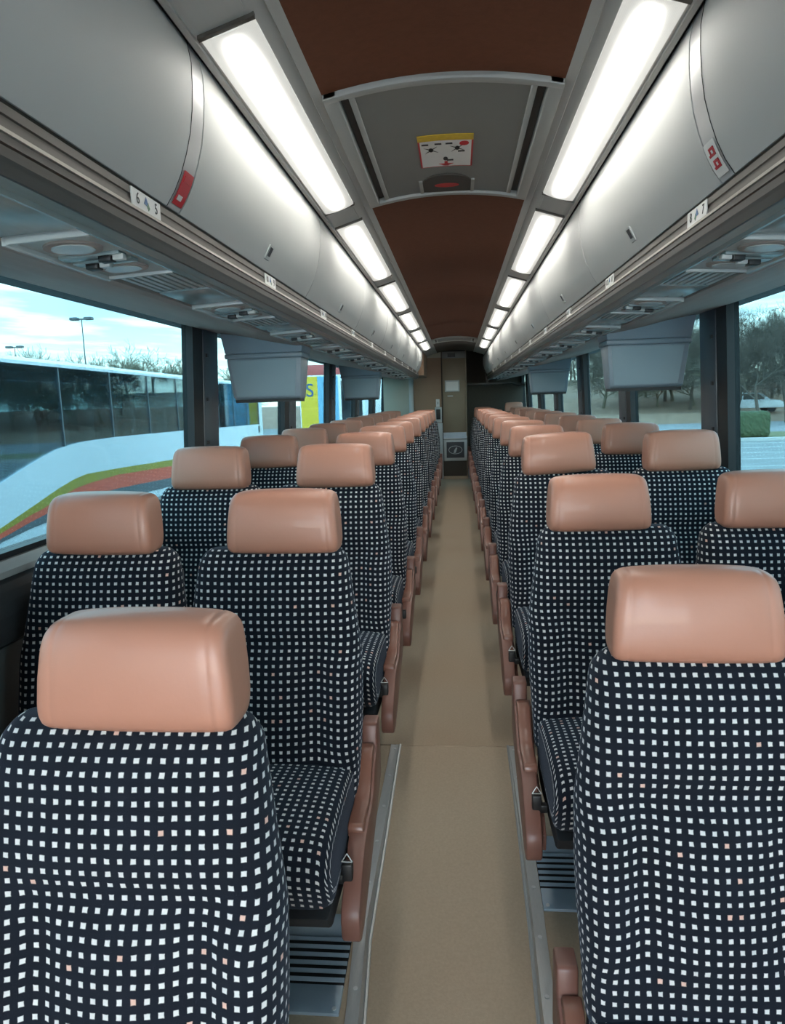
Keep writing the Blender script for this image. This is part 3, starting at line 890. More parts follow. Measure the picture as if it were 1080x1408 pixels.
# ================================================================== seats
def backrest_mesh():
    N = 44
    levels = []
    zs = [0.355 + (0.925-0.355)*i/26 for i in range(27)]
    prof = []
    for z in zs: prof.append((z, 1.0, 0.0))
    for i in range(1, 8):
        a = PI/2*i/8
        prof.append((0.925 + 0.042*math.sin(a), 1.0, 0.042*(1-math.cos(a))))
    loops = []; uvs = []
    vcum = 0.0; prev = None
    for (z, s, inset) in prof:
        # half width
        if z >= 0.70: hw = 0.230 - 0.036*min(1.0, (z-0.70)/0.255)
        else: hw = 0.230 - 0.010*sstep(0.60, 0.36, z)
        hw -= inset*0.9
        yf = -0.135 + 0.135*(z-0.355)/0.60         # recline: front surface
        d = 0.115 - 0.025*sstep(0.4, 0.95, z)      # thickness
        yf += inset*0.8; d -= inset*1.5
        d = max(d, 0.012)
        r = min(0.040, d*0.48)
        # rounded rectangle in (x, depth) counter-clockwise starting at back centre
        pts = []
        per = []
        def rr():
            out = []
            ng = 14; nside = 3; nc = 4
            # back centre -> right -> front -> left -> back
            for i in range(4): out.append((hw*(-0.0) + (hw-r)*i/4, d))
            for i in range(nc):
                a = PI/2*i/nc; out.append((hw-r+r*math.sin(a), d-r+r*math.cos(a)))
            for i in range(2): out.append((hw, d-r-(d-2*r)*i/2))
            for i in range(nc):
                a = PI/2*i/nc; out.append((hw-r+r*math.cos(a), r-r*math.sin(a)))
            nf = 18
            for i in range(nf): out.append((hw-r-2*(hw-r)*i/nf, 0.0))
            for i in range(nc):
                a = PI/2*i/nc; out.append((-hw+r-r*math.sin(a), r-r*math.cos(a)))
            for i in range(2): out.append((-hw, r+(d-2*r)*i/2))
            for i in range(nc):
                a = PI/2*i/nc; out.append((-hw+r-r*math.cos(a), d-r+r*math.sin(a)))
            for i in range(4): out.append((-hw+r+(hw-r)*i/4, d))
            return out
        ring = rr()
        out = []
        for (x, dd) in ring:
            yy = yf + dd
            if dd < 0.02:
                ax = abs(x)
                mid = sstep(0.40, 0.50, z)*(1-sstep(0.66, 0.76, z))
                upper = sstep(0.72, 0.80, z)*(1-sstep(0.90, 0.955, z))
                b = 0.0
                b += 0.016*upper*(1-(ax/0.22)**2)                                   # shoulder pillow
                b += 0.014*mid*math.exp(-((ax-0.185)/0.045)**2)                     # side bolsters
                b -= 0.012*mid*math.exp(-((ax-0.118)/0.028)**2)                     # vertical creases
                b += 0.012*mid*math.exp(-(ax/0.075)**2)                             # lumbar
                b -= 0.007*math.exp(-((z-0.735)/0.02)**2)*(1-sstep(0.13, 0.19, ax)) # cross crease
                yy -= b
            out.append((x, yy, z))
        n = len(out)
        # arc length from the front centre
        cum = [0.0]
        for i in range(n):
            p, q = out[i], out[(i+1) % n]
            cum.append(cum[-1] + math.hypot(q[0]-p[0], q[1]-p[1]))
        fi = 4+4+2+4+9
        base = cum[fi]
        if prev is not None:
            p, q = prev[fi], out[fi]
            vcum += math.hypot(q[1]-p[1], q[2]-p[2])
        prev = out
        loops.append(out)
        uvs.append([(c - base + 5.0, vcum + 5.0) for c in cum])
    me = fix_normals(loft(loops, uvs=uvs, name='backrest'))
    return me

def cushion_mesh():
    # profile in (y,z): top from back to front, round front, underside
    prof = []
    for i in range(9):
        t = i/8
        prof.append((-0.045 - 0.375*t, 0.430 + 0.014*math.sin(PI*t*0.9) + 0.012*t))
    for i in range(1, 9):
        a = PI*0.62*i/8
        prof.append((-0.42 - 0.062*math.sin(a), 0.386 + 0.056*math.cos(a)))
    prof += [(-0.455, 0.31), (-0.415, 0.285), (-0.30, 0.28), (-0.15, 0.28), (-0.045, 0.29), (-0.030, 0.36)]
    n = len(prof)
    cy = sum(p[0] for p in prof)/n; cz = sum(p[1] for p in prof)/n
    xs = [(-0.212, 0.55), (-0.210, 0.80), (-0.203, 0.93), (-0.190, 0.985), (-0.165, 1.0)] + [(-0.12, 1.0), (-0.06, 1.0), (0.0, 1.0), (0.06, 1.0), (0.12, 1.0)] + [(0.165, 1.0), (0.190, 0.985), (0.203, 0.93), (0.210, 0.80), (0.212, 0.55)]
    loops = []; uvs = []; ucum = 0.0; px = None
    for (x, s) in xs:
        ring = [(x, cy+(p[0]-cy)*(0.5+0.5*s), cz+(p[1]-cz)*s + (0.010*(1-(x/0.2)**2) if p[1] > 0.40 else 0)) for p in prof]
        cum = [0.0]
        for i in range(n):
            p, q = ring[i], ring[(i+1) % n]
            cum.append(cum[-1] + math.hypot(q[1]-p[1], q[2]-p[2]))
        if px is not None: ucum += math.hypot(x-px[0], (px[1]-s)*0.09)
        px = (x, s)
        loops.append(ring)
        uvs.append([(ucum + 3.0, c + 3.0) for c in cum])
    return fix_normals(loft(loops, uvs=uvs, name='cushion'))

def headrest_mesh():
    # ring in (y,z); front towards -y. local origin at bottom centre of the front face
    H, D = 0.160, 0.105
    ring0 = []
    K = 32
    for i in range(K):
        a = 2*PI*i/K
        c, s = math.cos(a), math.sin(a)
        e = 0.56
        y = math.copysign(abs(c)**e, c); z = math.copysign(abs(s)**(0.43), s)
        ring0.append((y, z))
    xs = []
    W2 = 0.143
    for i in range(7):
        a = PI/2*i/6
        xs.append((-W2 + 0.016*(1-math.sin(a)), 0.55 + 0.45*math.sin(a)**0.7 if i else 0.55))
    # order: from the tip inward
    ends = [(-W2, 0.50), (-W2+0.0006, 0.72), (-W2+0.003, 0.86), (-W2+0.008, 0.935), (-W2+0.016, 0.975), (-W2+0.024, 0.988), (-W2+0.0265, 0.974), (-W2+0.029, 0.990), (-W2+0.040, 1.0)]
    mids = [(-0.06, 1.012), (-0.02, 1.02), (0.02, 1.02), (0.06, 1.012)]
    seq = ends + mids + [(-x, s) for x, s in reversed(ends)]
    loops = []
    for (x, s) in seq:
        ring = []
        for (y, z) in ring0:
            zz = z*H/2*(0.25+0.75*s)
            yy = y*D/2*(0.15+0.85*s)
            t = (zz/(H/2))
            # front face bulges low, top leans back a little
            yy += 0.010*t
            if y < 0: yy -= 0.008*(1-(x/W2)**2)*(1-t*t)
            xk = x*(1.012 - 0.085*max(0.0, (t+1)/2)**1.6)
            ring.append((xk, D/2 + yy, H/2 + zz + (-0.006*(x/W2)**4 if t > 0.3 else 0)))
        loops.append(ring)
    return fix_normals(loft(loops, name='headrest'))

ME_BACK = backrest_mesh(); ME_BACK.materials.append(M['fabric'])
ME_CUSH = cushion_mesh(); ME_CUSH.materials.append(M['fabric'])
ME_HEAD = headrest_mesh(); ME_HEAD.materials.append(M['leather'])
# moulded shell behind the backrest
_sh = MB(); _sh.prism([(-0.06, 0.33), (0.06, 0.90), (0.110, 0.90), (0.09, 0.72), (0.03, 0.33)], -0.185, 0.185, 'x')
ME_SHELL = bevel_mesh(_sh.mesh('shell'), 0.012); ME_SHELL.materials.append(M['seat_shell'])
_bs = MB(); _bs.prism([(-0.44, 0.275), (-0.40, 0.225), (-0.05, 0.20), (0.02, 0.22), (0.02, 0.34), (-0.05, 0.30)], -0.200, 0.200, 'x')
ME_BASE = bevel_mesh(_bs.mesh('seat_base'), 0.008); ME_BASE.materials.append(M['dark_under'])

def armrest_mesh(sgn):
    # folded-down aisle armrest; profile in (y,z), thickness in x
    prof = [(0.075, 0.495), (0.020, 0.497), (0.014, 0.488), (0.012, 0.435), (-0.005, 0.428), (-0.035, 0.418), (-0.062, 0.392), (-0.105, 0.358), (-0.135, 0.350), (-0.19, 0.352),
            (-0.245, 0.348), (-0.275, 0.338), (-0.345, 0.300), (-0.392, 0.262), (-0.400, 0.238), (-0.396, 0.196), (-0.385, 0.182), (-0.335, 0.180), (-0.20, 0.225), (-0.06, 0.275), (0.075, 0.330)]
    mb = MB().prism(prof, -0.021, 0.021, 'x')
    me = bevel_mesh(mb.mesh('armrest'), 0.006, 2, 0.6)
    me.materials.append(M['wood_plastic'])
    return me
ME_ARM = armrest_mesh(1)
_pad = MB().prism([(0.010, 0.446), (-0.025, 0.444), (-0.046, 0.430), (-0.070, 0.398), (-0.108, 0.370), (-0.136, 0.362), (-0.235, 0.366), (-0.243, 0.356), (-0.243, 0.335), (-0.10, 0.34), (0.010, 0.41)], -0.0195, 0.0195, 'x')
ME_PAD = bevel_mesh(_pad.mesh('pad'), 0.006, 2, 0.6); ME_PAD.materials.append(M['wood_pad'])
_sd = MB().prism([(0.07, 0.42), (0.02, 0.42), (-0.02, 0.37), (-0.10, 0.31), (-0.33, 0.27), (-0.365, 0.24), (-0.36, 0.195), (-0.20, 0.14), (0.07, 0.14)], -0.006, 0.006, 'x')
ME_SIDE = bevel_mesh(_sd.mesh('side_panel'), 0.003); ME_SIDE.materials.append(M['wood_plastic'])
_kb = MB(); _kb.box(-0.012, 0.012, -0.012, 0.012, -0.030, 0.018); _kb.box(-0.028, 0.0, -0.010, 0.010, -0.030, -0.008)
ME_KNOB = bevel_mesh(_kb.mesh('recline_lever'), 0.004); ME_KNOB.materials.append(M['black'])
_tr = MB(); 
for a, b in (((-0.012, 0, 0), (0.012, 0, 0)), ((-0.012, 0, 0), (0.0, 0.004, 0.017)), ((0.012, 0, 0), (0.0, 0.004, 0.017))): _tr.tube(a, b, 0.0013, 0.0013, 6)
ME_RING = _tr.mesh('lever_ring'); ME_RING.materials.append(M['chrome'])
_lg = MB(); _lg.box(-0.02, 0.02, -0.34, -0.05, -0.03, 0.0); _lg.prism([(-0.24, 0.0), (-0.16, 0.0), (-0.12, 0.23), (-0.28, 0.23)], -0.014, 0.014, 'x')
ME_LEG = bevel_mesh(_lg.mesh('leg'), 0.004); ME_LEG.materials.append(M['seat_shell'])

def seat(side, pos, row, y0, dz, hr_tilt=0.0):
    sgn = -1 if side == 'left' else 1
    xc = sgn*((0.460 if sgn < 0 else 0.450) if pos == 'aisle' else 0.916)
    root = empty('coach_seat', (xc, y0, dz))
    rowname = ORD[row-1]
    if pos == 'aisle': lab = 'dotted navy coach seat with tan headrest, %s row, aisle seat %s of the aisle' % (rowname, side)
    else: lab = 'dotted navy coach seat with tan headrest, %s row, by the %s windows' % (rowname, side)
    tag(root, lab, 'seat', 'coach seats in rows')
    link('backrest', ME_BACK, None, root)
    cz_ = -0.07 if (row == 1 and side == 'right') else 0.0
    link('cushion', ME_CUSH, None, root, (0, 0, cz_))
    hx = (sgn*(0.429 if pos == 'aisle' else 0.911)) - xc
    link('headrest', ME_HEAD, None, root, (hx + random.uniform(-.004, .004), -0.012, 0.9575), (random.uniform(-.03, .03), hr_tilt, random.uniform(-.04, .04)))
    link('back_shell', ME_SHELL, None, root)
    link('seat_base', ME_BASE, None, root)
    if pos == 'aisle':
        ax = 0.238 if sgn < 0 else -0.252
        az = -0.15 if row == 1 else 0.0
        if row == 1 and sgn > 0: ax += 0.017
        arm = link('armrest', ME_ARM, None, root, (ax, 0, az))
        link('armrest_pad', ME_PAD, None, arm, (sgn*0.006, 0, 0))
        k = link('recline_lever', ME_KNOB, None, arm, (sgn*0.012, -0.335, 0.318))
        if sgn > 0: k.scale = (-1, 1, 1)
        if row <= 3: link('lever_ring', ME_RING, None, arm, (sgn*0.012, -0.340, 0.340))
        link('side_panel', ME_SIDE, None, root, (-sgn*0.224, 0, az))
        leg = link('leg', ME_LEG, None, root, (sgn*0.10, 0.10, -0.001))
    else:
        leg = link('leg', ME_LEG, None, root, (sgn*0.15, 0, -0.001))
    leg.location.z = plat_z(y0-0.2) - dz + 0.030
    return root
tilts = {('right', 'aisle', 3): -0.05, ('right', 'aisle', 1): 0.0}
for row in range(1, ROWS + 1):
    for side, base, dzs in (('left', YL, (-0.138, -0.067)), ('right', YR, (-0.153, -0.078))):
        for pos in ('aisle', 'window'):
            y0 = base + PITCH*(row-1)
            if pos == 'window': y0 += 0.01
            dz = dzs[row-1] if row <= 2 else 0.0
            seat(side, pos, row, y0, dz, tilts.get((side, pos, row), random.uniform(-.012, .012)))
# raised rear bench on the right
for pos in ('aisle', 'window'):
    s = seat('right', pos, 13, 11.75, 0.06 if pos == 'window' else 0.0)

# ================================================================== floor heater vents
def vent(x0, x1, y0, y1, label):
    z = plat_z((y0+y1)/2)
    sl = 0.075
    root = empty('floor_vent', ((x0+x1)/2, (y0+y1)/2, z + 0.002), (math.atan(sl), 0, 0))
    tag(root, label, 'vent', 'heater vents in the floor')
    hx, hy = (x1-x0)/2, (y1-y0)/2
    MB().box(-hx, hx, -hy, -hy+0.075, -0.004, 0.006).build('end_plate', 'blue_grey', root, bevel=0.002)
    MB().box(-hx, hx, hy-0.075, hy, 0.0, 0.006).build('end_plate', 'blue_grey', root, bevel=0.002)
    MB().box(-hx, hx, -hy+0.07, hy-0.07, -0.001, 0.0012).build('backing', 'vent_dark', root)
    n = 6
    for i in range(n):
        y = -hy + 0.086 + (2*hy-0.172)*i/(n-1)
        s = MB()
        s.v = [(-hx, y-0.005, 0.0075), (hx, y-0.005, 0.0075), (hx, y+0.004, 0.0105), (-hx, y+0.004, 0.0105), (-hx, y-0.005, 0.006), (hx, y-0.005, 0.006), (hx, y+0.004, 0.009), (-hx, y+0.004, 0.009)]
        s.f = [(0, 1, 2, 3), (7, 6, 5, 4), (0, 4, 5, 1), (1, 5, 6, 2), (2, 6, 7, 3), (3, 7, 4, 0)]
        s.build('slat', 'blue_grey', root)
    for (a, b) in ((-1, -1), (1, -1), (-1, 1), (1, 1)):
        d = MB(); disc(d, (a*(hx-0.012), b*(hy-0.012), 0.006), 0.005, 0.005, 0.002, 10); d.build('screw', 'chrome', root)
    return root
vent(-0.60, -0.262, 1.41, 1.70, 'blue grey slatted floor vent left of the aisle in front of second row')
vent(0.226, 0.56, 1.74, 2.03, 'blue grey slatted floor vent right of the aisle in front of second row')

# ================================================================== rear of the coach
YB = 11.6
rear = MB().box(-1.2, 1.2, 13.05, 13.2, -0.3, 2.1).build('wall_rear', 'rear_dark')
struct(rear, 'dark carpeted rear wall of the coach')
MB().box(0.20, 1.2, 11.9, 12.9, -0.05, 0.06).build('rear_platform', 'riser', rear)
# brown lavatory partition left of the door
lav = MB().box(-0.66, -0.225, YB, YB + 0.05, 0.0, 1.90).build('wall_lavatory', 'lav_brown')
struct(lav, 'brown lavatory partition at the rear left')
MB().box(-0.66, -0.225, YB - 0.004, YB + 0.04, 1.90, 2.02).build('upper_filler', 'lav_beige', lav)
MB().box(-1.14, -0.735, YB, YB + 0.05, 0.0, 1.70).build('beige_panel', 'lav_beige', lav)
MB().box(-0.735, -0.665, YB - 0.03, YB + 0.05, 0.0, 1.62).build('corner_post', 'light_grey', lav, bevel=0.008)
MB().box(-0.70, -0.44, 10.42, YB, 1.60, 2.0).build('bin_end_filler', 'lav_brown', lav)
MB().box(0.157, 0.170, YB - 0.02, 13.0, 0.0, 2.02).build('side_cheek', 'lav_door', lav)
dr = MB().box(-0.205, 0.155, YB, YB + 0.04, 0.735, 1.885).build('door_1', 'lav_door', None, bevel=0.004)
struct(dr, 'olive brown lavatory door at the end of the aisle')
MB().box(-0.225, -0.205, YB - 0.012, YB + 0.04, 0.62, 1.90).build('door_jamb', 'riser', dr)
MB().box(-0.13, -0.045, YB - 0.016, YB, 1.295, 1.312).build('door_handle', 'light_grey', dr, bevel=0.004)
MB().box(-0.17, 0.06, YB - 0.010, YB + 0.001, 1.37, 1.545).build('notice', 'light_grey', dr, bevel=0.003)
MB().box(-0.15, 0.04, YB - 0.0115, YB - 0.0095, 1.385, 1.525).build('notice_print', 'white', dr)
# header with small clock
hd = empty('header_unit', (-0.02, YB, 1.885))
tag(hd, 'grey header with small dark clock display above the lavatory door', 'clock')
MB().box(-0.185, 0.185, -0.03, 0.04, 0.0, 0.10).build('housing', 'hatch', hd, bevel=0.004)
MB().box(-0.10, 0.02, -0.034, -0.028, 0.015, 0.075).build('display', 'black', hd)
MB().box(-0.185, 0.60, 0.0, 0.04, 0.10, 0.13).build('shadow_gap', 'groove', hd)
# dispenser and switch on the left of the door
sw = empty('switch_plate', (-0.285, YB, 1.20))
tag(sw, 'small white switch plate on the brown partition', 'switch')
MB().box(-0.028, 0.028, -0.012, 0.0, -0.06, 0.06).build('plate', 'white', sw, bevel=0.003)
MB().box(-0.013, 0.013, -0.018, -0.010, -0.02, 0.02).build('rocker', 'light_grey', sw, bevel=0.002)
dsp = empty('wall_dispenser', (-0.275, YB, 0.90))
tag(dsp, 'light grey wall unit with a black window beside the lavatory door', 'dispenser')
MB().box(-0.055, 0.050, -0.05, 0.0, 0.0, 0.235).build('case', 'light_grey', dsp, bevel=0.006)
MB().box(-0.036, 0.030, -0.054, -0.046, 0.045, 0.205).build('window', 'black', dsp, bevel=0.004)
col = MB().box(-0.33, -0.215, YB - 0.06, YB, 0.0, 0.89).build('door_post', 'light_grey', lav, bevel=0.01)
# step, grille with emblem, ledge
st = MB().box(-0.212, 0.155, YB - 0.03, YB + 0.25, 0.0, 0.285).build('step_riser', 'riser', None)
tag(st, 'dark carpeted step below the grille at the aisle end', 'step')
MB().box(-0.212, 0.155, YB - 0.045, YB - 0.028, 0.0, 0.045).build('kick_strip', 'floor', st)
gr = empty('return_air_grille', (-0.02, YB, 0.285))
tag(gr, 'grey framed dark grille with an oval emblem under the lavatory door', 'grille')
MB().box(-0.185, 0.185, -0.035, 0.0, 0.0, 0.345).build('frame', 'light_grey', gr, bevel=0.012)
MB().box(-0.140, 0.140, -0.039, -0.030, 0.05, 0.30).build('mesh_panel', 'seat_shell', gr, bevel=0.008)
ring = MB()
for i in range(28):
    a0, a1 = 2*PI*i/28, 2*PI*(i+1)/28
    ring.tube((0.105*math.cos(a0), -0.041, 0.175+0.062*math.sin(a0)), (0.105*math.cos(a1), -0.041, 0.175+0.062*math.sin(a1)), 0.0045, 0.0045, 5, False)
ring.build('emblem_oval', 'light_grey', gr)
MB().prism([(-0.030, 0.125), (0.004, 0.13), (0.030, 0.205), (0.012, 0.215), (-0.016, 0.175)], -0.045, -0.038).build('emblem_mark', 'light_grey', gr)
MB().box(-0.185, 0.185, -0.05, 0.02, 0.345, 0.362).build('ledge_lip', 'light_grey', gr, bevel=0.004)
MB().prism([(-0.03, 0.362), (0.0, 0.45), (0.02, 0.45), (0.02, 0.362)], -0.185, 0.185, 'x').build('ledge', 'blue_grey', gr)
# right recess: shelf trim and dark alcove
shf = MB().prism([(0.20, 1.50), (0.62, 1.505), (0.90, 1.52), (1.14, 1.47), (1.14, 1.43), (0.90, 1.485), (0.62, 1.475), (0.20, 1.475)], 12.3, 12.75).build('trim_5', 'alu_dark')
struct(shf, 'grey rear parcel shelf edge on the right')
MB().box(0.20, 1.14, 12.70, 13.0, 0.06, 1.48).build('seat_bulkhead', 'rear_dark', rear)
ec = MB(); ec.prism([(x-0.012, z) for x, z in BP] + [(x+0.05, z) for x, z in reversed(BP)], 12.25, 12.31); ec.build('bin_end_trim', 'alu_dark', shf)
MB().prism([(0.49, 1.645), (0.53, 1.645), (0.55, 1.50), (0.50, 1.50)], 12.25, 12.33).build('corner_bracket', 'alu_dark', shf)

# ================================================================== OUTSIDE
GZ = -1.45
g = MB().box(-160, 160, -120, 260, GZ - 0.2, GZ).build('ground', 'asphalt')
struct(g, 'grey asphalt of the parking lot')

# ---- the white coach parked on the left (its side plane in local s (along), z)
SC = 0.73
dirv = Vector((-0.08392772, 0.99647184, 0))
PX = 0.0241 + (-6.651 - 0.0241)*SC
PY = 10.355*SC
def cz(z): return (z - ZC)*SC          # relative to eye height
nb_root = empty('parked_coach', (PX, PY, ZC), (0, 0, math.atan2(-dirv.x, dirv.y)))
tag(nb_root, 'white coach parked alongside with lime, red and grey stripes', 'coach')
# local frame: +y along the coach, -x away from us; z relative to eye
S0, S1 = -1.9*1.0, 15.2
ROOF = cz(2.12)
def shell_loop(s, k=1.0):
    return [(0.0, s, GZ - ZC + 0.35), (0.0, s, ROOF - 0.12), (-0.10, s, ROOF - 0.02), (-0.35, s, ROOF + 0.04), (-1.3, s, ROOF + 0.09), (-2.3, s, ROOF), (-2.5, s, ROOF - 0.3), (-2.5, s, GZ - ZC + 0.35)]
# body is built as panels so that the window band stays open glass
body = MB()
def panel(pts, x0=0.0, th=0.05):
    n = len(pts); b = len(body.v)
    body.v += [(x0, s, z) for s, z in pts] + [(x0 - th, s, z) for s, z in pts]
    body.f += [tuple(range(b, b+n)), tuple(range(b+n, b+2*n))] + [(b+i, b+(i+1) % n, b+n+(i+1) % n, b+n+i) for i in range(n)]
win_bot = [(-2.6, -0.25), (-1.2, 0.02), (-0.39, 0.24), (0.49, 0.43), (1.0, 0.53), (1.53, 0.615), (2.1, 0.66), (2.7, 0.685), (4.16, 0.69), (9.13, 0.62), (12.83, 0.55), (20.8, 0.42)]
wb = [(s*SC, cz(z)) for s, z in win_bot]
zb = GZ - ZC + 0.35
for (a, b_) in zip(wb[:-1], wb[1:]):
    panel([(a[0], zb), (b_[0], zb), b_, a])
wt = cz(2.0)
panel([(wb[0][0], wt), (wb[-1][0], wt), (wb[-1][0], ROOF - 0.05), (wb[0][0], ROOF - 0.05)])
panel([(wb[-1][0] - 0.5, zb), (wb[-1][0], zb), (wb[-1][0], wt), (wb[-1][0] - 0.5, wt)], 0.001)
sA, sB = wb[0][0], wb[-1][0]
# roof, far side, rear and front
body.box(-2.5, -2.45, sA, sB, zb, cz(0.62))
body.box(-2.5, -2.45, sA, sB, wt, ROOF)
pr_roof = [(0.0, ROOF - 0.06), (-0.06, ROOF - 0.015), (-0.3, ROOF + 0.03), (-1.25, ROOF + 0.06), (-2.2, ROOF + 0.03), (-2.5, ROOF - 0.06)]
body.prism(pr_roof, sA, sB)
body.box(-2.45, -0.05, sB - 0.06, sB, zb, ROOF - 0.06)
body.box(-2.45, -0.05, sA, sA + 0.06, zb, ROOF - 0.06)
body.box(-2.45, -0.05, sA, sB, zb, zb + 0.05)
body.build('body', 'coach_white', nb_root)
# inside: floor and dark lining so the windows read dark
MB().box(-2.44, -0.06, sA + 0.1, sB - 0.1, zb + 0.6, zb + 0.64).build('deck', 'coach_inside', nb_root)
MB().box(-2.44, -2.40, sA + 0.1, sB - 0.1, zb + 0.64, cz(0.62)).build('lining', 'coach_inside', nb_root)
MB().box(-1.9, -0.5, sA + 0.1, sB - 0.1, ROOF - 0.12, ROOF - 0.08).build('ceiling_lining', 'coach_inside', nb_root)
# window glass panes between thin dividers
divs = [-1.8, 1.35, 3.0, 4.65, 6.3, 7.95, 9.6, 11.25, 12.9, sB - 0.5]
def zbot(s):
    for p, q in zip(wb[:-1], wb[1:]):
        if p[0] <= s <= q[0]: return p[1] + (q[1]-p[1])*(s-p[0])/(q[0]-p[0])
    return wb[-1][1]
for a, b_ in zip(divs[:-1], divs[1:]):
    ss = [a + (b_-a)*i/6 for i in range(7)]
    pts = [(s, zbot(s) - 0.01) for s in ss] + [(b_, wt + 0.01), (a, wt + 0.01)]
    body = MB(); panel(pts, -0.018, 0.012)
    pn = body.build('window_pane', 'coach_glass', nb_root)
    body = MB(); panel([(b_ - 0.012, zbot(b_) - 0.01), (b_ + 0.012, zbot(b_) - 0.01), (b_ + 0.012, wt), (b_ - 0.012, wt)], -0.010, 0.03)
    body.build('window_divider', 'coach_grey', nb_root)
MB().box(-2.49, -2.46, sA + 0.1, sB - 0.1, cz(0.62), wt).build('far_window', 'coach_glass', nb_root)
# sweeping stripes, slightly proud of the body
def stripe(top, bot, name, m, x):
    global body
    body = MB()
    tp = [(s*SC, cz(z)) for s, z in top]; bt = [(s*SC, cz(z)) for s, z in bot]
    for i in range(len(tp)-1):
        panel([bt[i], bt[i+1], tp[i+1], tp[i]], x, 0.004)
    body.build(name, m, nb_root)
SS = [-2.4, -0.53, 0.35, 0.8, 1.39, 2.0, 2.57, 4.02, 7.72, 12.0, 20.5]
def crv(tab):
    out = []
    for s in SS:
        for p, q in zip(tab[:-1], tab[1:]):
            if p[0] <= s <= q[0]:
                out.append((s, p[1]+(q[1]-p[1])*(s-p[0])/(q[0]-p[0]))); break
    return out
T1 = crv([(-2.5, -0.80), (-0.53, -0.40), (0.35, -0.24), (1.39, -0.05), (2.0, 0.04), (2.57, 0.085), (4.02, 0.05), (7.72, -0.07), (21, -0.5)])
T2 = crv([(-2.5, -0.90), (-0.53, -0.47), (0.35, -0.345), (0.8, -0.30), (1.39, -0.20), (2.24, -0.10), (4.02, -0.08), (7.72, -0.23), (21, -0.75)])
T3 = crv([(-2.5, -1.05), (-0.53, -0.545), (0.35, -0.45), (0.8, -0.41), (1.39, -0.36), (2.57, -0.335), (4.02, -0.36), (7.72, -0.52), (21, -1.1)])
T4 = crv([(-2.5, -1.12), (-0.53, -0.60), (0.35, -0.55), (1.39, -0.53), (4.02, -0.58), (7.72, -0.74), (21, -1.4)])
stripe(T1, T2, 'lime_stripe', 'coach_lime', 0.005)
stripe(T2, T3, 'red_stripe', 'coach_red', 0.005)
stripe(T3, T4, 'grey_stripe', 'coach_grey', 0.005)
# wheels
for s in (-0.35, 10.2, 11.5):
    for x in (-0.02, -2.2):
        wh = MB(); disc(wh, (x - 0.28, s, GZ - ZC + 0.50), 0.5, 0.5, 0.30, 24, 'x')
        w_ = wh.build('wheel', 'rubber', nb_root, bevel=0.03)
        hb = MB(); disc(hb, (x + 0.0, s, GZ - ZC + 0.50), 0.27, 0.27, 0.035, 20, 'x'); hb.build('hub', 'alu', w_)
    arch_ = MB(); disc(arch_, (-0.2, s, GZ - ZC + 0.52), 0.62, 0.62, 0.204, 24, 'x'); arch_.build('wheel_arch', 'groove', nb_root)
# seats seen dimly through its windows
_ns = MB(); _ns.prism([(-0.05, 0.0), (0.06, 0.55), (0.10, 0.72), (0.20, 0.76), (0.27, 0.66), (0.25, 0.0)], -0.22, 0.22, 'x')
ME_NSEAT = bevel_mesh(_ns.mesh('seat'), 0.06, 3); ME_NSEAT.materials.append(M['coach_seat'])
i = 0
s = -0.9
while s < sB - 1.2:
    for x in (-0.42, -0.90):
        o = link('seat', ME_NSEAT, None, nb_root, (x, s, cz(0.28) - 0.02))
    s += 0.86
# beige rear pillar of our neighbour: small lamp marker on the tail
MB().box(0.0, 0.02, sB - 0.75, sB - 0.55, cz(0.10), cz(0.36)).build('tail_marker', 'coach_grey', nb_root)

# ---- colourful coach farther back
yc = empty('colourful_coach', (-5.95, 27.5, GZ))
tag(yc, 'yellow, blue and red coach seen end-on behind the white coach', 'coach')
MB().box(0.0, 2.5, 0, 11.0, 0.35, 3.75).build('body', 'coach_white', yc, bevel=0.08)
MB().box(0.02, 2.48, 0.02, 11.0, 3.70, 4.12).build('roof', 'y_red', yc, bevel=0.05)
MB().box(0.06, 0.72, -0.02, 0.01, 0.95, 3.68).build('yellow_panel', 'y_yellow', yc)
MB().box(0.72, 1.50, -0.02, 0.01, 0.95, 3.68).build('blue_panel', 'y_blue', yc)
MB().box(1.62, 2.40, -0.02, 0.01, 1.9, 3.5).build('window', 'car_glass', yc)
MB().box(0.04, 2.46, -0.02, 0.01, 0.40, 0.95).build('skirt', 'coach_red', yc)
text('lettering', 'S', 0.70, 'ink_blue', yc, (0.42, -0.03, 3.15), (PI/2, 0, 0), extrude=0.004)
text('lettering', 'O', 0.45, 'ink_blue', yc, (1.1, -0.03, 3.35), (PI/2, 0, 0), extrude=0.004)
for x in (0.1, 2.1):
    w = MB(); disc(w, (x, 2.2, 0.5), 0.5, 0.5, 0.3, 20, 'x'); w.build('wheel', 'rubber', yc)

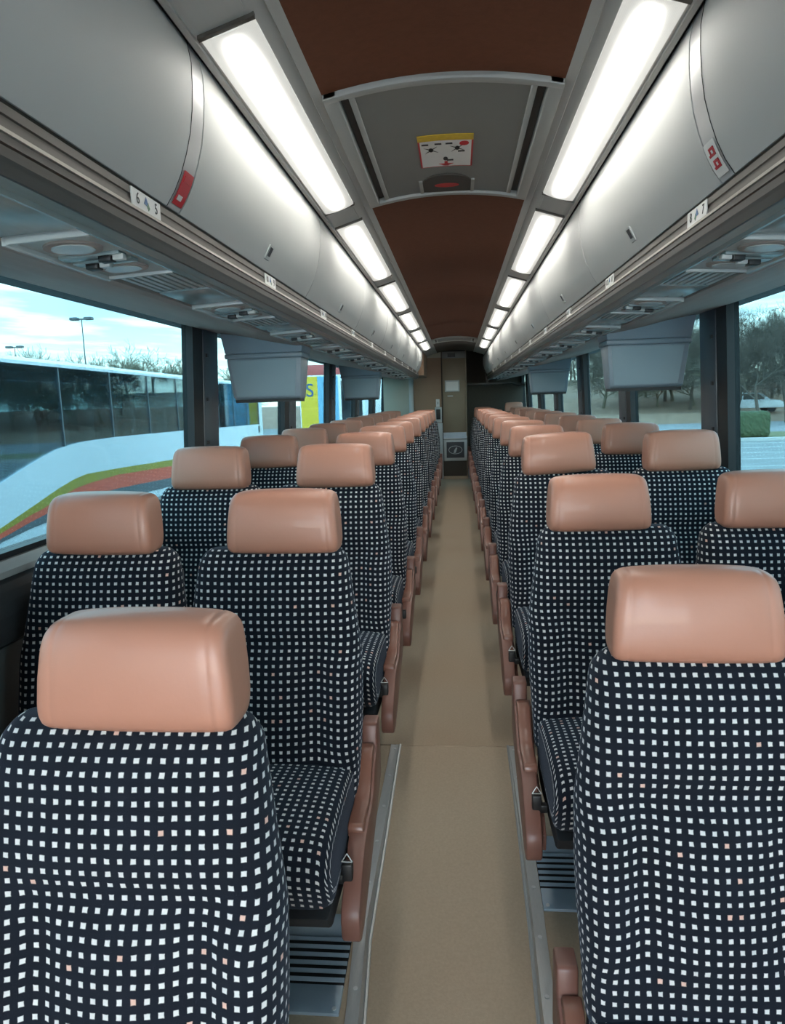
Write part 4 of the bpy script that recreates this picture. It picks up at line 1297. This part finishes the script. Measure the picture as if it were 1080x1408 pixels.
# ---- bare trees
def tree_mesh(seed, height, spread, levels=5, r0=0.16, kids=(3, 4), twig=0.012):
    rnd = random.Random(seed)
    tr = MB(); br = MB()
    def grow(p, d, L, r, lev):
        mb = tr if lev <= 1 else br
        segs = 3 if lev <= 2 else 2
        q = p; dd = d.copy()
        for i in range(segs):
            dd = (dd + Vector((rnd.uniform(-1, 1), rnd.uniform(-1, 1), rnd.uniform(-0.35, 0.6)))*0.13).normalized()
            n = q + dd*(L/segs)
            ra = r*(1 - 0.35*i/segs); rb = r*(1 - 0.35*(i+1)/segs)
            mb.tube(q, n, max(ra, twig), max(rb, twig*0.8), 5 if lev < 2 else 3, False)
            if lev < levels and i >= (1 if lev == 0 else 0):
                for _ in range(rnd.randint(*kids) if i == segs-1 else rnd.randint(1, 2)):
                    a = rnd.uniform(0, 2*PI)
                    t = rnd.uniform(0.35, 0.95)*spread
                    o = dd.orthogonal().normalized(); c = dd.cross(o)
                    nd = (dd*math.cos(t) + (o*math.cos(a) + c*math.sin(a))*math.sin(t)).normalized()
                    nd = (nd + Vector((0, 0, 0.12))).normalized()
                    grow(n, nd, L*rnd.uniform(0.58, 0.78), rb*rnd.uniform(0.45, 0.68), lev+1)
            q = n
    grow(Vector((0, 0, 0)), Vector((0, 0, 1)), height*0.36, r0, 0)
    return tr.mesh('trunk'), br.mesh('branches')
TREES = [tree_mesh(11, 9, 1.0, 5, 0.20, (2, 3), 0.016), tree_mesh(23, 8, 1.1, 5, 0.18, (2, 3), 0.016), tree_mesh(37, 10, 0.95, 5, 0.22, (2, 3), 0.016)]
BIG = tree_mesh(5, 14, 1.15, 6, 0.26, (2, 3), 0.013)
for t in TREES:
    t[0].materials.append(M['bark_far']); t[1].materials.append(M['bark_far'])
for t in (BIG,):
    t[0].materials.append(M['bark']); t[1].materials.append(M['bark'])
def tree(kind, loc, rz, ztop, label, group):
    tm = BIG if kind == 3 else TREES[kind]
    sc = (ztop - loc[2]) / max(v.co.z for v in tm[1].vertices)
    root = empty('bare_tree', loc, (0, 0, rz))
    root.scale = (sc, sc, sc)
    tag(root, label, 'tree', group)
    link('trunk', tm[0], None, root); link('branches', tm[1], None, root)
    return root
def at_px(x, y, Y):
    d = _r*((x-540)/1000.0) - _u*((y-704)/1000.0) + _f
    t = Y/d.y
    return Vector((0.0241, 0, ZC)) + d*t
rt = random.Random(3)
lefts = [(12, 74), (34, 70), (52, 66), (70, 72), (88, 68), (104, 74), (128, 70), (150, 64), (168, 70), (190, 58), (214, 62), (236, 68), (252, 74), (30, 84), (66, 86), (176, 80), (300, 70), (330, 76), (-20, 72)]
POS = ['leftmost', 'second from the left', 'third from the left', 'fourth from the left', 'just left of the lamp post', 'beside the lamp post', 'just right of the lamp post', 'midway past the lamp post', 'before the large one', 'the largest of the row', 'behind the largest', 'near the window pillar', 'hidden partly by the pillar', 'far row, left end', 'far row, second', 'far row, right', 'past the pillar', 'past the pillar, farther', 'at the very edge']
for i, (px, Y) in enumerate(lefts):
    p = at_px(px, 500, Y)
    sc = at_px(px, {9: 459, 10: 466, 5: 476, 6: 478, 2: 472, 3: 470}.get(i, rt.uniform(473, 486)) + 0.03*px, Y).z
    tree(i % 3, (p.x, Y, GZ), rt.uniform(0, 6), sc, 'bare winter tree above the white coach roof, %s' % POS[i], 'bare trees beyond the white coach')

# ---- parking lot lamp posts
def lamp_post(loc, h, label, sc=1.0):
    root = empty('lamp_post', loc)
    tag(root, label, 'lamp post')
    MB().tube((0, 0, 0), (0, 0, h), 0.11*sc, 0.07*sc, 10).build('pole', 'coach_grey', root)
    MB().box(-0.9*sc, 0.9*sc, -0.05, 0.05, h-0.12, h).build('cross_arm', 'coach_grey', root)
    for s in (-1, 1):
        MB().box(s*1.0*sc - 0.55*sc, s*1.0*sc + 0.55*sc, -0.25, 0.25, h - 0.14, h + 0.10).build('lamp_head', 'coach_grey', root, bevel=0.05)
p = at_px(112, 438, 60)
lamp_post((p.x, 60, GZ), p.z - GZ, 'tall twin headed lamp post above the white coach', 0.62)
p = at_px(20, 477, 75)
lamp_post((p.x, 75, GZ), p.z - GZ, 'distant lamp head low over the coach roof at the left edge', 0.6)

# ---- right side: lot lines, kerb, hedges, road, car, bank, trees
for k in range(7):
    y = 21.0 + 2.9*k
    ln = struct(MB().box(4.5, 26.0, y, y + 0.12, GZ, GZ + 0.006).build('ground_marking', 'line'), 'white painted parking line, %s from the coach' % ORD[k])
rd = struct(MB().box(10, 150, 46.5, 63.0, GZ - 0.1, GZ + 0.02).build('road', 'road'), 'grey road beyond the hedge')
kb = struct(MB().box(8, 150, 40.2, 40.5, GZ - 0.05, GZ + 0.16).build('kerb', 'line'), 'pale kerb along the grass strip')
gs = MB().box(8, 150, 40.5, 46.4, GZ - 0.05, GZ + 0.12).build('grass', 'grass'); tag(gs, 'green grass verge behind the hedge', 'grass', kind='stuff')
def bumpy(seed, sx, sy, sz):
    rnd = random.Random(seed)
    bm = bmesh.new()
    bmesh.ops.create_cube(bm, size=1.0)
    bmesh.ops.subdivide_edges(bm, edges=bm.edges[:], cuts=11, use_grid_fill=True)
    for v in bm.verts:
        c = v.co.copy()
        k = 0.32
        l = (abs(c.x*2)**6 + abs(c.y*2)**6 + abs(c.z*2)**6) ** (1/6)
        c = c / max(l, 1e-6)
        n = rnd.uniform(-0.03, 0.035)
        c = c*(1 + n)
        v.co = Vector((c.x*sx, c.y*sy, (c.z + 0.5)*sz))
    me = bpy.data.meshes.new('hedge'); bm.to_mesh(me); bm.free()
    me.materials.append(M['hedge'])
    return me
hx = [(1000, 602, 1.35), (1027, 603, 1.25), (1050, 602, 1.2)]
hl = ['left end bush half hidden by the window pillar', 'middle bush', 'right end bush standing nearest the grass']
for (px, py, s_), l_ in zip(hx, hl):
    p = at_px(px, 590, 40.8)
    o = link('clipped_bush', bumpy(px, 1.15, 1.3, 1.42), None, None, (p.x, 41.8 + 0.6*(px == 1000), GZ + 0.1))
    tag(o, 'clipped green hedge bush by the lot, ' + l_, 'bush', 'clipped hedge bushes')
# car
def car(loc, rz, label):
    root = empty('car', loc, (0, 0, rz)); tag(root, label, 'car')
    lower = [(-2.35, 0.35), (-2.4, 0.75), (-2.3, 1.02), (-1.0, 1.08), (1.2, 1.05), (2.1, 0.95), (2.4, 0.75), (2.4, 0.35)]
    MB().prism(lower, -0.9, 0.9).build('body', 'car', root, bevel=0.06)
    cab = [(-2.25, 1.0), (-1.95, 1.55), (-1.4, 1.68), (0.2, 1.66), (0.7, 1.5), (1.3, 1.05)]
    MB().prism(cab, -0.78, 0.78).build('cabin', 'car', root, bevel=0.05)
    for (a, b) in ((-1.85, -1.05), (-0.95, -0.05), (0.05, 0.85)):
        t1 = 1.52 if b < 0.5 else 1.40
        MB().prism([(a, 1.08), (b, 1.08), (b - (0.35 if b > 0.5 else 0.02), t1 + 0.03), (a + (0.12 if a < -1.5 else 0.02), 1.55)], -0.80, 0.80).build('side_window', 'car_glass', root)
    for x in (-1.5, 1.45):
        for y in (-0.82, 0.62):
            w = MB(); disc(w, (x, y, 0.36), 0.36, 0.36, 0.2, 20, 'y'); wo = w.build('wheel', 'rubber', root)
    return root
p = at_px(1033, 556, 66)
car((p.x, 66, GZ + 0.75), 0.0, 'silver white car parked beyond the road')
# leaf bank rising behind the road and woodland edge
bank = MB(); bank.prism([(63.0, GZ), (66.0, GZ + 0.75), (69, GZ + 0.8), (76.0, GZ + 2.2), (95, GZ + 4.5), (120, GZ + 5.0), (120, GZ - 0.2), (63.0, GZ - 0.2)], 4, 170, 'x')
struct(bank.build('hill', 'leafbank'), 'leaf covered bank rising behind the road')
bl = MB(); bl.prism([(78.0, GZ), (95, GZ + 2.0), (120, GZ + 2.2), (120, GZ - 0.2), (78.0, GZ - 0.2)], -150, -2, 'x')
struct(bl.build('hill', 'leafbank'), 'low brown bank behind the lot on the left')
rights = []
BANK = [(63.0, 0.0), (66.0, 0.75), (69, 0.8), (76.0, 2.2), (95, 4.5), (120, 5.0)]
for (px, Y, k, sc) in ((1045, 56, 3, 1.0), (1085, 60, 3, 1.1), (1015, 64, 3, 0.95), (985, 72, 3, 1.0), (950, 70, 3, 0.9), (1062, 74, 3, 1.15), (1100, 75, 3, 1.0), (1030, 80, 3, 1.05), (915, 74, 3, 0.85), (880, 80, 3, 0.85), (845, 86, 3, 0.8), (930, 84, 3, 0.95), (970, 86, 3, 1.0), (815, 90, 3, 0.8), (1120, 66, 3, 1.0), (785, 95, 3, 0.8), (1000, 90, 3, 1.1), (860, 92, 3, 0.9)):
    rights.append((px, Y, k, sc))
for j in range(16):
    rights.append((rt.uniform(760, 1110), rt.uniform(66, 110), 3, 1.0))
RL = ['with the thickest trunk, in front of the bank', 'at the right edge of the view', 'behind the silver car', 'left of the silver car', 'seen through the second pane', 'tall, behind the car and bank', 'at the far right edge, deeper', 'deep behind the hedge bushes', 'through the second pane, left part', 'above the monitor side', 'near the second pillar', 'deep in the second pane', 'deep left of the pillar', 'beyond the third pane', 'outside edge, nearest the road', 'beyond the far panes', 'deepest behind the car', 'deepest behind the second pane']
for i, (px, Y, k, sc) in enumerate(rights):
    p = at_px(px, 540, Y)
    zz = GZ
    for (ya, za), (yb_, zb_) in zip(BANK[:-1], BANK[1:]):
        if ya <= Y <= yb_: zz = GZ + za + (zb_-za)*(Y-ya)/(yb_-ya)
    tree(k, (p.x, Y, zz - 0.05), rt.uniform(0, 6), at_px(px, {0: 428, 1: 405, 2: 448, 5: 415}.get(i, rt.uniform(415, 470)), Y).z, 'bare woodland tree on the right, ' + (RL[i] if i < len(RL) else 'one of the crowded stems deeper in the wood'), 'bare trees on the bank')

SH = ['beside the silver car', 'in the second pane', 'low in the second pane, farther', 'near the second pillar', 'between the pillars', 'past the third pane', 'above the hedge', 'at the right edge', 'left of the car', 'deep behind the second pane']
for i, px in enumerate((1012, 955, 925, 888, 860, 830, 1040, 1072, 985, 905)):
    Y = 69.5 + (i % 4)*2.2
    p = at_px(px, 540, Y)
    zz = GZ
    for (ya, za), (yb_, zb_) in zip(BANK[:-1], BANK[1:]):
        if ya <= Y <= yb_: zz = GZ + za + (zb_-za)*(Y-ya)/(yb_-ya)
    t = tree(i % 3, (p.x, Y, zz - 0.05), i*1.3, zz + 3.4 + (i % 3)*0.7, 'low bare shrub on the leaf bank, ' + SH[i], 'bare shrubs on the bank')
    t.name = 'bare_shrub'; t['category'] = 'shrub'
    t.scale.x *= 1.9; t.scale.y *= 1.9
